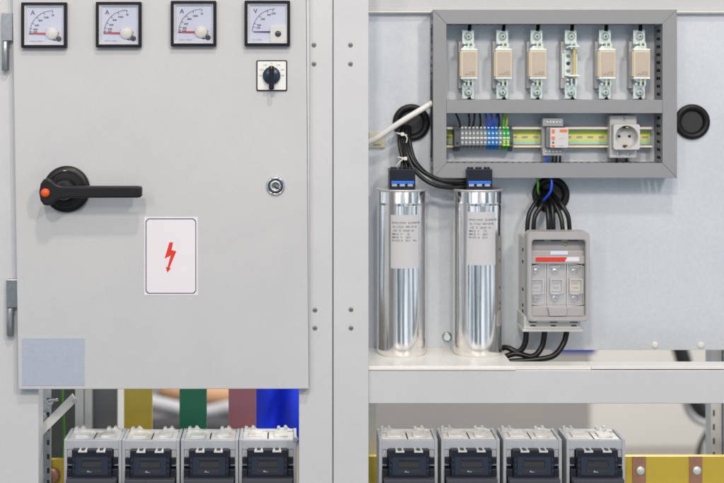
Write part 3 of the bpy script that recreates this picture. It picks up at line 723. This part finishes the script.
for i, u in enumerate((619.4, 629.4)):
    bm = N(); tube(bm, [sq.p(u, 156.5, 114), sq.p(u, 160, 113), sq.p(u-.5, 168, 114)], 1.4*S*1.07); tag(obj('wire', bm, M['cable']), f"{('left', 'right')[i]} short black wire under the round socket", 'wire', 'wires under the socket')

# ------------------------------------------------------------------ grommets
def grommet(u, v, r, label, inner=.62):
    t = thing('cable_grommet', label, 'grommet', sp_.p(u, v+r, PD), 'black rubber grommets in the mounting plate')
    bm = N(); lathe(bm, sp_, u, v, 0, [(r, PD-.1), (r, PD-2.6), (r*.95, PD-4), (r*.82, PD-4.6), (r*.72, PD-4.0), (r*inner, PD-1.5), (r*(inner-.02), PD-.12)], n=56); obj('collar', bm, M['rubber'], t)
    bm = N(); lathe(bm, sp_, u, v, 0, [(r*(inner+.01), PD-.5), (r*.4, PD-.35), (0, PD-.3)], n=40); obj('membrane', bm, M['slot'], t)
grommet(411.2, 122.6, 18.6, 'black round grommet with cables, behind the white tube')
grommet(691.8, 121.8, 17.6, 'empty black round grommet to the right of the duct frame')
grommet(550.6, 194.6, 18.6, 'black round grommet under the duct frame feeding the disconnector cables')

# ------------------------------------------------------------------ capacitors
CD = 99; sc = Sp(CD-25)
def capacitor(uc, v_top, label, lu0, lu1, lv0, lv1, full):
    t = thing('capacitor', label, 'capacitor', sc.p(uc, 358.4, CD), 'tall aluminium power capacitors on the shelf')
    R = 24.9; zb = 358.0
    vt = v_top
    bm = N()
    lathe(bm, sc, uc, 0, CD, [(R*.96, vt+1.2), (R*.98, vt+2.2), (R*.98, vt+12.5), (R*1.0, vt+13.6), (R*.975, vt+14.6), (R*.985, vt+16), (R, zb-6), (R*.99, zb-2.5), (R*.95, zb-.5), (R*.9, zb+.2)], axis='Z', n=96)
    bm.faces.ensure_lookup_table(); can = obj('can', bm, M['can'], t)
    bm = N(); lathe(bm, sc, uc, 0, CD, [(R*.90, vt+1.4), (R*.97, vt+.2), (R*1.0, vt-.6), (R*1.03, vt-.5), (R*1.035, vt+.4), (R*1.01, vt+1.2), (R*.975, vt+1.8)], axis='Z', n=96); obj('rim', bm, M['rim'], t)
    # label wrapped round the can
    bm = N(); n = 14
    def cp(a, v, r): return sc.p(uc, v, CD) + Vector((math.sin(a), -math.cos(a), 0)) * sc.l(r)
    a0 = math.asin((lu0-uc)/R); a1 = math.asin((lu1-uc)/R)
    for i in range(n):
        x, y = a0+(a1-a0)*i/n, a0+(a1-a0)*(i+1)/n
        f = bm.faces.new([bm.verts.new(cp(*q)) for q in ((x, lv1, R+.18), (y, lv1, R+.18), (y, lv0, R+.18), (x, lv0, R+.18))]); f.smooth = True
    bmesh.ops.remove_doubles(bm, verts=bm.verts[:], dist=1e-7)
    lb = obj('label', bm, M['label'], can)
    bm = N(); lines = [('PWD CPW  25.0/400/50', 0), ('3x 137µF  400~50 \u0394', 3.9), ('-25/  D  55/60  Hz', 7.7), ('MKG  V     25', 11.2), ('MKG  V    28.7', 14.4), ('IN 0.5 A   25.5' + ('   No.' if full else ''), 17.6)]
    for s, dv in lines:
        text(bm, sc, s, uc + R*a0 + 1.4 + (.8 if dv in (3.9, 7.7) else 0), lv0 + 8 + dv, 1.95, 0, align='LEFT', cyl=(uc, CD, R), bold=.045, sx=(1.04 if dv < 9 else 1.1))
    obj('label_print', bm, M['ink'], lb)
    # top terminal block
    b0 = uc - 12.8
    bm = N(); box(bm, sc, b0, b0+26, 170, v_top+.8, CD-13, CD+13, .5); 
    for k in range(3): lathe(bm, sc, b0+4.6+k*8.4, 0, CD-4, [(3.2, 168.2), (3.3, 171)], axis='Z', n=20)
    tb = obj('terminal_cap', bm, M['bblack'], t)
    bm = N(); box(bm, sc, b0+1.6, b0+24.6, 181.8, 184.6, CD-15, CD-12.8, .4)
    for k in range(3): box(bm, sc, b0+2.2+k*8, b0+7.4+k*8, 184.6, 187.2, CD-14.4, CD-12.8, .2, mi=1)
    obj('blue_clip', bm, [M['bblue'], M['dgrey']], tb)
    return t
capacitor(403.2, 190.6, 'left tall shiny aluminium cylinder capacitor with black top, nearest the post', 391, 419, 215, 268.4, True)
capacitor(480.8, 190.6, 'right tall shiny aluminium cylinder capacitor with black top', 468, 495.8, 212, 265.2, False)

# cables to capacitors
sc2 = Sp(100)
def cab_tube(pts, r, label, group=None, m='cable', sp=sc2, name='cable'):
    bm = N(); tube(bm, [sp.p(u, v, d) for u, v, d in pts], r*S*sp.k); tag(obj(name, bm, M[m]), label, 'cable', group)
cab_tube([(404, 127, 129), (400.5, 133, 118), (400.5, 148, 108), (403, 160, 104), (401, 171, 100)], 1.9, 'leftmost black cable from the grommet into the left cylinder', 'black cables to the cylinders')
cab_tube([(407, 127, 129), (404.5, 134, 116), (404.5, 148, 106), (406, 160, 103), (407, 172, 100)], 1.9, 'middle black cable from the grommet into the left cylinder', 'black cables to the cylinders')
cab_tube([(409, 128, 129), (408, 134, 116), (408, 148, 108), (408.5, 160, 105), (411.5, 172, 102)], 1.9, 'right black cable from the grommet into the left cylinder', 'black cables to the cylinders')
cab_tube([(410, 127, 129), (407.5, 140, 112), (411, 157, 100), (422, 171, 95), (440, 179.5, 93), (455, 181, 95), (470, 180.2, 98)], 2.1, 'upper black cable curving across to the right cylinder', 'black cables to the cylinders')
cab_tube([(412, 128, 129), (410.5, 140, 115), (415, 160, 106), (427, 174, 101), (442, 181, 99), (456, 183.5, 98), (470, 183, 99)], 2.1, 'middle black cable curving across to the right cylinder', 'black cables to the cylinders')
cab_tube([(408, 128, 129), (406, 146, 105), (410, 163, 94), (420, 176, 89), (434, 184.5, 88), (450, 187, 92), (470, 186, 97)], 2.1, 'lowest black cable curving across to the right cylinder', 'black cables to the cylinders')
def tie(u, v, w, d, tail, label):
    t = thing('cable_tie', label, 'cable tie', sc2.p(u, v, d), 'white cable ties on the black bundle')
    bm = N(); P = [sc2.p(u + w*math.cos(a), v + 1.2*math.cos(a) , d - 7*math.sin(a)) for a in [math.radians(x) for x in range(-20, 201, 20)]]
    tube(bm, P, .9*S, 8); obj('strap', bm, M['tie'], t)
    bm = N(); box(bm, sc2, u-1.2, u+2.2, v-1.8, v+1.6, d-9.5, d-6, .5); obj('tie_head', bm, M['tie'], t)
    bm = N(); tube(bm, [sc2.p(a, b, c) for a, b, c in tail], .6*S, 8); obj('tail', bm, M['tie'], t)
tie(402.4, 134.5, 5.5, 114, [(402, 133, 106), (406, 136, 104), (407.5, 139, 104), (406.5, 143, 105)], 'upper white cable tie, at the grommet under the white tube')
tie(404.6, 158.4, 6.6, 103, [(404, 158, 96), (400, 161, 95), (397, 164.5, 95), (395, 168.5, 96)], 'lower white cable tie, just above the left cylinder')
bm = N(); tube(bm, [sc2.p(368, 143.5, 112), sc2.p(378, 138.2, 108), sc2.p(400, 122.8, 104), (sc2.p(418, 111.8, 104)), sc2.p(434, 102.6, 108)], 2.9*S*sc2.k, 20)
tag(obj('tube', bm, M['tubew']), 'white plastic tube running diagonally from the post to the duct frame', 'tube')
bm = N(); box(bm, sp_, 369.4, 385, 132.2, 147.6, PD-3, PD-.1, .5); box(bm, sp_, 373, 381, 136, 144, PD-6, PD-2.9, .5); tag(obj('adhesive_mount', bm, M['pad']), 'yellowed square adhesive cable mount under the white tube', 'cable mount')

# ------------------------------------------------------------------ switch disconnector
sd = Sp(84)
dc = thing('switch_disconnector', 'grey fuse switch disconnector with three clear windows and red strip', 'disconnector', sd.p(554, 331, PD))
bm = N(); box(bm, sd, 525.5, 583, 238, 320, 92, 129.5, .8); box(bm, sd, 524, 580.5, 316, 329.0, 84, 129.5, .8)
box(bm, sd, 522.4, 582.4, 329.0, 331.4, 82, 118, .5)
bs = obj('base', bm, M['discb'], dc)
bm = N()
for k in range(3):
    u = 533 + k*20.4
    box(bm, sd, u-4, u+4, 321.2, 322.6, 83.6, 84.1); box(bm, sd, u-2.6, u+2.6, 325.0, 326.2, 83.6, 84.1)
for v in (250, 262, 290, 306, 312): box(bm, sd, 525.2, 525.6, v, v+3, 97, 104)
obj('vent_slots', bm, M['slot'], bs)
bm = N(); ring(bm, sd, rrect(525.6, 587.4, 230.4, 319.6, 5.5, 6), rrect(529.8, 583.2, 238.6, 315, 3, 6), 72, 92)
ring(bm, sd, rrect(526.6, 586.4, 231.4, 318.6, 5, 6), rrect(529.2, 583.8, 238.0, 315.6, 3, 6), 71.2, 72.1)
cv = obj('handle_frame', bm, M['discg'], dc)
bm = N(); box(bm, sd, 529.8, 583.2, 238.6, 262, 84, 92); box(bm, sd, 529.8, 583.2, 250, 256, 80, 85, .8); box(bm, sd, 529.8, 583.2, 255, 263, 76, 85, 1.0, seg=3)
obj('cover', bm, M['discg'], cv)
bm = N(); box(bm, sd, 529.8, 583.2, 305, 315, 76, 92, 1.0); prism(bm, sd, [(546, 306), (565.5, 306), (564, 314.4), (548, 314.4)], 73, 77, .6)
obj('pull_tab', bm, M['discg'], cv)
bm = N(); box(bm, sd, 549.5, 567, 250.4, 254.2, 79.4, 80.2, .2); obj('label_strip', bm, M['dial'], cv)
bm = N(); box(bm, sd, 534.2, 577.6, 256.2, 260.4, 75.4, 76.1, .1)
prism(bm, sd, [(534.2, 256.2), (565.6, 256.2), (563.2, 260.4), (534.2, 260.4)], 75.15, 75.42, mi=1); obj('red_strip', bm, [M['paper'], M['signred']], cv)
bm = N(); box(bm, sd, 531, 582, 262.5, 306, 90, 92); obj('inner_floor', bm, M['lgrey'], cv)
M['clr2'] = mat('smoky_clear_plastic', (0.75, 0.77, 0.82), 0.12, alpha=0.2)
for k, (a, b) in enumerate(((531.0, 544.9), (546.3, 564.3), (565.8, 582.4))):
    c = (536, 555.5, 575)[k]
    top = [(a + (b-a)*i/8, 262.6 + .004*((a+(b-a)*i/8)-556)**2 * 1.0) for i in range(9)]
    bot = [(a + (b-a)*i/8, 305.4 - .003*((a+(b-a)*i/8)-556)**2) for i in range(8, -1, -1)]
    bm = N(); prism(bm, sd, top+bot, 78, 80.5, .5); w = obj('window', bm, M['clr2'], dc)
    bm = N(); ring(bm, sd, top+bot, [(c + (u-c)*.93, 284 + (v-284)*.975) for u, v in top+bot], 77.2, 78.1); obj('window_rim', bm, M['lgrey'], w)
    for v in (271.4, 298.8):
        bm = N(); lathe(bm, sd, c, v, 0, [(3.6, 90), (3.6, 87), (2.8, 86), (0, 86)], n=22); box(bm, sd, c-2.4, c+2.4, v-.4, v+.4, 85.6, 86.1, mi=1)
        box(bm, sd, c-4.6, c+4.6, v-5.4, v-3.8, 84, 90, .3)
        obj('contact_screw', bm, [M['chrome'], M['slot']], dc)
    bm = N(); box(bm, sd, c-5.6, c+5.6, 278.6, 291.6, 81.5, 90, .5, mi=0)
    text(bm, sd, 'NH00', c, 283, 1.6, 81.3, mi=1, bold=.02); text(bm, sd, '160A', c, 287.5, 1.9, 81.3, mi=1, bold=.02)
    obj('fuse_face', bm, [M['label'] if k < 2 else M['cream'], M['inkg']], dc)
    bm = N(); ring(bm, sd, rrect(c-6.4, c+6.4, 277.8, 292.4, .8, 3), rrect(c-5.6, c+5.6, 278.6, 291.6, .6, 3), 76.6, 78); obj('window_bead', bm, M['lgrey'], w)
bm = N(); lathe(bm, sd, 565.5, 244.3, 0, [(1.6, 84), (1.5, 82.6), (0, 82.6)], n=16); obj('screw', bm, M['brass'], dc)
for k in range(3):
    u = 538 + k*17; bm = N(); box(bm, sd, u-5, u+5, 238.8, 240.2, 76, 84); obj('top_slot', bm, M['slot'], cv)

def multi(lst, r, group):
    for pts, l in lst:
        bm = N(); tube(bm, [sd.p(*p) for p in pts], r*S*sd.k, 14); tag(obj('cable', bm, M['cable']), l, 'cable', group)
multi([([(549, 192, 128), (541, 203, 112), (533, 215, 106), (530.6, 228, 104), (530.6, 240, 104)], 'leftmost black cable between the lower grommet and the disconnector top'),
       ([(551, 194, 128), (546, 206, 108), (538.5, 217, 103), (536.6, 228, 102), (536.4, 240, 102)], 'second black cable from the left above the disconnector'),
       ([(551, 196, 128), (551.5, 208, 112), (552, 218, 106), (552, 228, 104), (552, 240, 104)], 'third black cable from the left above the disconnector'),
       ([(554, 196, 128), (556, 207, 110), (556.6, 218, 105), (556.8, 228, 104), (556.8, 240, 104)], 'fourth black cable from the left above the disconnector'),
       ([(554, 194, 128), (560, 207, 112), (564.5, 218, 106), (566, 229, 103), (566.4, 240, 102)], 'fifth black cable from the left above the disconnector'),
       ([(557, 194, 128), (565, 205, 110), (571.5, 217, 105), (573.2, 229, 104), (573.4, 240, 104)], 'rightmost black cable above the disconnector')], 2.3, 'black cables above the disconnector')
multi([([(530.5, 325, 112), (530.6, 336, 112), (529, 349, 111), (522, 357, 112), (508, 354, 118), (490, 372, 120)], 'left black cable curling down from the disconnector foot'),
       ([(549, 325, 112), (549.2, 337, 111), (546, 352, 110), (536, 361, 108), (518, 359, 112), (495, 370, 115)], 'middle black cable curling down from the disconnector foot'),
       ([(571.5, 325, 112), (571.5, 336, 110), (567, 349, 107), (556, 360, 104), (535, 364, 105), (510, 367, 108), (490, 376, 110)], 'right black cable curling down from the disconnector foot')], 2.9, 'black cables below the disconnector')
bm = N(); tube(bm, [sd.p(541, 174, 108), sd.p(541.6, 184, 106), sd.p(542.8, 193, 112), sd.p(547, 201, 124)], 1.0*S*sd.k); tag(obj('wire', bm, M['greenw']), 'green and yellow earth wire entering the lower grommet', 'wire')
bm = N(); tube(bm, [sd.p(551.5, 174, 106), sd.p(554.4, 182, 100), sd.p(553, 193, 100), sd.p(547.6, 203, 110)], 1.25*S*sd.k); tag(obj('wire', bm, M['bluew']), 'bright blue wire looping in front of the lower grommet', 'wire')

# ------------------------------------------------------------------ breakers
def make_breaker(bd, w, group):
    sp = Sp(bd); u0 = 0.0
    t = thing('circuit_breaker', 'x', 'circuit breaker', sp.p(u0+w/2, 520, bd+30), group)
    vt = 440.4
    bm = N()
    box(bm, sp, u0+.6, u0+w-.6, vt, 449.4, bd, bd+6, .5)                        # brow
    box(bm, sp, u0, u0+3.2, vt-1.2, 560, bd-1, bd+46, .7); box(bm, sp, u0+w-3.2, u0+w, vt-1.2, 560, bd-1, bd+46, .7)
    box(bm, sp, u0+3.2, u0+w-3.2, vt-.5, 560, bd+42, bd+46, .3)
    box(bm, sp, u0+3.2, u0+8.2, 449, 466, bd+1, bd+6, .4); box(bm, sp, u0+w-8.2, u0+w-3.2, 449, 466, bd+1, bd+6, .4)
    box(bm, sp, u0+w*.5-.35, u0+w*.5+.35, 441.2, 448.8, bd-.25, bd+.1)
    hs = obj('housing', bm, M['bhouse'], t)
    bm = N()   # raised tabs at the rear edge of the cover
    for c in (u0+w*.2, u0+w*.78):
        prism(bm, sp, [(c-8, vt+.4), (c-7, vt-3.0), (c-4.6, vt-3.4), (c-3.4, vt-1.2), (c-.6, vt-1.6), (c+.2, vt-3.8), (c+2.2, vt-3.8), (c+4.6, vt-.8), (c+8, vt+.4)], bd+41, bd+47)
    box(bm, sp, u0+4, u0+w-4, vt-.9, vt+1.4, bd+36, bd+42, .3)
    obj('rear_tabs', bm, M['clearw'], t)
    bm = N()  # milky arc cover on top with slight relief
    box(bm, sp, u0+3.4, u0+w*.5-.6, vt+.2, vt+1.2, bd+3, bd+38, .3); box(bm, sp, u0+w*.5+.6, u0+w-3.4, vt+.2, vt+1.2, bd+3, bd+38, .3)
    box(bm, sp, u0+9, u0+w*.5-6, vt-1.2, vt+.3, bd+14, bd+34, .8); box(bm, sp, u0+w*.5+6, u0+w-9, vt-1.2, vt+.3, bd+14, bd+34, .8)
    obj('top_cover', bm, M['clearw'], t)
    bm = N(); box(bm, sp, u0+3.3, u0+w-3.3, vt+6, vt+8, bd+6, bd+41)
    for k in range(4): box(bm, sp, u0+6+k*w*.23, u0+13+k*w*.23, vt+2, vt+6.2, bd+10, bd+38, .6)
    obj('inner_deck', bm, M['dgrey'], t)
    bm = N(); box(bm, sp, u0+9, u0+w-9, 448.0, 475.6, bd-9, bd+4, .9, seg=3)
    box(bm, sp, u0+3.6, u0+9.2, 467.5, 476, bd-6, bd+4, 1.0); box(bm, sp, u0+w-9.2, u0+w-3.6, 467.5, 476, bd-6, bd+4, 1.0)
    box(bm, sp, u0+3.6, u0+9.2, 457, 463.5, bd-2, bd+4, .6); box(bm, sp, u0+w-9.2, u0+w-3.6, 457, 463.5, bd-2, bd+4, .6)
    fb = obj('black_front', bm, M['bblack'], t)
    bm = N(); ring(bm, sp, rrect(u0+12.6, u0+w-12.6, 454.4, 472.2, 1.4, 4), rrect(u0+18.5, u0+w-18.5, 458.8, 464.8, .5, 4), -9.8+bd, bd-8.8)
    box(bm, sp, u0+19.5, u0+w-19.5, 455.4, 457.8, bd-11, bd-9.7, .5); obj('slate_insert', bm, M['bslate'], fb)
    bm = N(); box(bm, sp, u0+18.8, u0+w-18.8, 459.0, 464.6, bd-9.4, bd-8.9); obj('handle_recess', bm, M['slot'], fb)
    bm = N()
    for k in range(3):
        for a, b in ((u0+10, u0+12), (u0+w-12, u0+w-10)): box(bm, sp, a, b, 456+k*5.6, 459+k*5.6, bd-9.6, bd-8.9, .3)
    box(bm, sp, u0+20, u0+w-20, 455.8, 456.5, bd-11.4, bd-10.9)
    obj('grip_ribs', bm, M['bslate'], fb)
    bm = N(); box(bm, sp, u0+18, u0+w-18, 466.6, 470, bd-10.2, bd-9.5)
    obj('latch_slot', bm, M['slot'], fb)
    bm = N(); prism(bm, sp, [(u0+w*.42, 469.4), (u0+w*.43, 467.8), (u0+w*.45, 467.7), (u0+w*.46, 468.8), (u0+w*.50, 468.8), (u0+w*.50, 469.5)], bd-11, bd-10.1, .1); obj('latch', bm, M['steel'], fb)
    for c in (u0+w*.345, u0+w*.66):
        bm = N(); prism(bm, sp, [(c-4.4, 449.9), (c-4.4, 448.2), (c-2.6, 447.5), (c-1.6, 448.3), (c+1.6, 448.3), (c+2.6, 447.5), (c+4.4, 448.2), (c+4.4, 449.9)], bd-10.5, bd+1, .2)
        obj('metal_clip', bm, M['lgrey'], t)
    bm = N(); box(bm, sp, u0+4.2, u0+w-4.2, 475.2, 479.5, bd-16, bd+6, .6); box(bm, sp, u0+4.8, u0+w-4.8, 479.5, 540, bd-14, bd+6, .6); obj('foot', bm, M['bplate'], t)
    return t
for bd, w, starts, grp, side in ((42, 57.6, (64, 122.3, 180.6, 239), 'circuit breakers in the row under the left door', 'left'),
                           (34, 58.6, (379.2, 440.9, 503.2, 566.3), 'circuit breakers in the row under the right crossbeam', 'right')):
    b0 = make_breaker(bd, w, grp); base = Vector(b0.location); sp = Sp(bd)
    places = [('grey and black circuit breaker leftmost in the row under the door, beside the green wire', 'grey and black circuit breaker in front of the yellow vertical busbar', 'grey and black circuit breaker in front of the green vertical busbar', 'grey and black circuit breaker in front of the pink busbar and blue cloth'),
              ('grey and black circuit breaker leftmost under the right crossbeam, beside the post', 'grey and black circuit breaker second from the left under the right crossbeam', 'grey and black circuit breaker third from the left under the right crossbeam', 'grey and black circuit breaker at the right end of its row, beside the yellow busbar')][side == 'right']
    for i, u in enumerate(starts):
        b = b0 if i == 0 else copy_tree(b0)
        b.location = base + Vector((sp.l(u) + random.uniform(-.3, .3)*S, random.uniform(-.8, .8)*S, random.uniform(-.35, .35)*S)); b['label'] = places[i]
# bolt on the right of breaker four left
bm = N(); lathe(bm, Sp(50), 295.6, 437, 0, [(2.6, 44), (2.6, 40), (2, 39.2), (0, 39.2)], n=6, smooth=False); tag(obj('bolt', bm, M['steel']), 'small steel bolt between the last left breaker and the post', 'bolt')

# yellow horizontal busbar with copper joints (right)
yd = 92; sy = Sp(yd)
yb = thing('busbar', 'long yellow horizontal busbar with two copper joints behind the right breakers', 'busbar', sy.p(560, 520, yd))
bm = N(); box(bm, sy, 364, 980, 456.4, 520, yd, yd+8, .5); obj('bar', bm, M['barY'], yb)
for c, w_ in ((639, 6.6), (695.5, 6.4)):
    bm = N(); box(bm, sy, c-w_, c+w_, 455.9, 519, yd-1.4, yd-.1, .3); j = obj('copper_joint', bm, M['copper'], yb)
    bm = N(); lathe(bm, sy, c+.8, 469.8, 0, [(4.1, yd-1.4), (4.1, yd-3), (3.4, yd-3.8), (0, yd-3.8)], n=28); obj('rivet', bm, M['silver'], j)

# ------------------------------------------------------------------ far things, out of focus
def blob(name, pts, r, m, label, cat, d):
    sp = Sp(d); bm = N(); tube(bm, [sp.p(u, v, d) for u, v in pts], r*S*sp.k, 16); return tag(obj(name, bm, M[m]), label, cat)
def drape(name, u0, u1, v0, v1, d, m, label, cat, amp=14, n=28):
    sp = Sp(d); bm = N(); rows = []
    for j in range(13):
        v = v0+(v1-v0)*j/12
        rows.append([bm.verts.new(sp.p(u0+(u1-u0)*i/n + 2*math.sin(j*.9+i*.3), v, d + amp*math.sin(i*.5+.25*j) + 10*math.sin(i*.37+j*.6))) for i in range(n+1)])
    for a, b in zip(rows, rows[1:]):
        for i in range(n): f = bm.faces.new((a[i], a[i+1], b[i+1], b[i])); f.smooth = True
    o = obj(name, bm, M[m]); md = o.modifiers.new('thick', 'SOLIDIFY'); md.thickness = .006
    return tag(o, label, cat)
drape('blue_cloth', 250, 316, 340, 446, 1900, 'bgblue', 'vivid blue cloth out of focus behind the left breakers', 'cloth', 26)
blob('tan_bundle', [(160, 388, 0)[:2], (196, 396), (240, 398), (262, 396)], 13, 'bgtan', 'tan out-of-focus bundle seen between the coloured busbars', 'bundle', 2100)
blob('white_bundle', [(146, 402), (172, 408), (200, 414), (232, 408)], 8, 'bgwhite', 'whitish out-of-focus bundle below the tan one between busbars', 'bundle', 2000)
blob('dark_bundle', [(150, 432), (190, 428), (226, 430), (262, 438)], 13, 'bgdark', 'dark out-of-focus bundle just above the breakers between busbars', 'bundle', 1950)
bm = N(); box(bm, Sp(2000), 554, 596, 300, 353.6, 2000, 2012, 2); tag(obj('blue_banner', bm, mat('deep_blue_board', (.008, .02, .22), .6)), 'deep blue blurred board edge just under the mounting plate', 'board')
ch = blob('machine_arm', [(676, 335), (684, 362), (690, 385), (700, 408), (716, 412), (740, 398)], 8, 'bgdark', 'black blurred curved arm seen past the crossbeam at right', 'machine arm', 1500)
blob('hose', [(684, 400), (690, 414), (700, 422), (712, 424)], 3, 'bgwhite', 'pale blurred hose curving under the black arm at right', 'hose', 1400)
blob('thin_cable', [(716, 412), (708, 430), (700, 446), (697, 470)], 2.5, 'bgdark', 'thin blurred dark cable hanging from the black arm', 'cable', 1480)

# ------------------------------------------------------------------ world: dim bright-hall surroundings
w = bpy.data.worlds.new('World'); bpy.context.scene.world = w; w.use_nodes = True; nt = w.node_tree; L = nt.links
bg = nt.nodes['Background']
tc = nt.nodes.new('ShaderNodeTexCoord'); sx = nt.nodes.new('ShaderNodeSeparateXYZ'); L.new(tc.outputs['Generated'], sx.inputs[0])
at = nt.nodes.new('ShaderNodeMath'); at.operation = 'ARCTAN2'; L.new(sx.outputs['X'], at.inputs[0]); L.new(sx.outputs['Y'], at.inputs[1])
zz_ = nt.nodes.new('ShaderNodeMath'); zz_.operation = 'MULTIPLY'; zz_.inputs[1].default_value = .35; L.new(sx.outputs['Z'], zz_.inputs[0])
cb = nt.nodes.new('ShaderNodeCombineXYZ'); L.new(at.outputs[0], cb.inputs['X']); L.new(zz_.outputs[0], cb.inputs['Y'])
no = nt.nodes.new('ShaderNodeTexNoise'); no.inputs['Scale'].default_value = 5.5; no.inputs['Detail'].default_value = 6; no.inputs['Roughness'].default_value = .68; L.new(cb.outputs[0], no.inputs['Vector'])
rp = nt.nodes.new('ShaderNodeValToRGB'); L.new(no.outputs['Fac'], rp.inputs['Fac'])
e = rp.color_ramp.elements; e[0].position = .43; e[0].color = (.09, .115, .14, 1); e[1].position = .575; e[1].color = (1.5, 1.63, 1.76, 1)
x = e.new(.5); x.color = (.56, .675, .785, 1)
L.new(rp.outputs['Color'], bg.inputs['Color']); bg.inputs['Strength'].default_value = .75

def area(name, loc, tgt, size, power, col, sy=None):
    l = bpy.data.lights.new(name, 'AREA'); l.energy = power; l.size = size; l.color = col
    if sy: l.shape = 'RECTANGLE'; l.size_y = sy
    o = bpy.data.objects.new(name, l); C.objects.link(o); o.location = loc
    o.rotation_euler = (Vector(tgt)-Vector(loc)).to_track_quat('-Z', 'Y').to_euler()
    o['kind'] = 'structure'
    return o
W1 = (1.0, .88, .755)
area('backdrop_fill_lamp', (-.5, -3.4, 2.2), (0, 0, 0), .24, 44, W1)
area('backdrop_fill_lamp', (.2, -2.2, 2.9), (0, 0, 0), .22, 38, W1)
area('backdrop_fill_lamp', (1.4, -3.3, 1.9), (0, 0, 0), .30, 42, W1)
area('backdrop_fill_lamp', (-1.5, -3.6, 1.5), (0, 0, 0), .4, 18, W1)
area('backdrop_fill_lamp', (1.0, 2.4, 2.6), (1.0, 4.2, -1.2), 1.2, 330, (1, .95, .88))  # unseen lamp added behind the cabinets to brighten the far background

# ------------------------------------------------------------------ camera
cam = bpy.data.cameras.new('camera'); co = bpy.data.objects.new('camera', cam); C.objects.link(co)
co.location = ((VX-362)*S, -D*S, (241.5-VY)*S); co.rotation_euler = (PI/2, 0, 0)
cam.sensor_width = 36; cam.lens = 36*D/724; cam.shift_x = (362-VX)/724; cam.shift_y = -(241.5-VY)/724
cam.clip_start = .05; cam.clip_end = 100
cam.dof.use_dof = True; cam.dof.focus_distance = (D+8)*S; cam.dof.aperture_fstop = 3.4
sc_ = bpy.context.scene; sc_.camera = co
sc_.view_settings.view_transform = 'Standard'; sc_.view_settings.look = 'None'; sc_.view_settings.exposure = 0; sc_.view_settings.gamma = 1
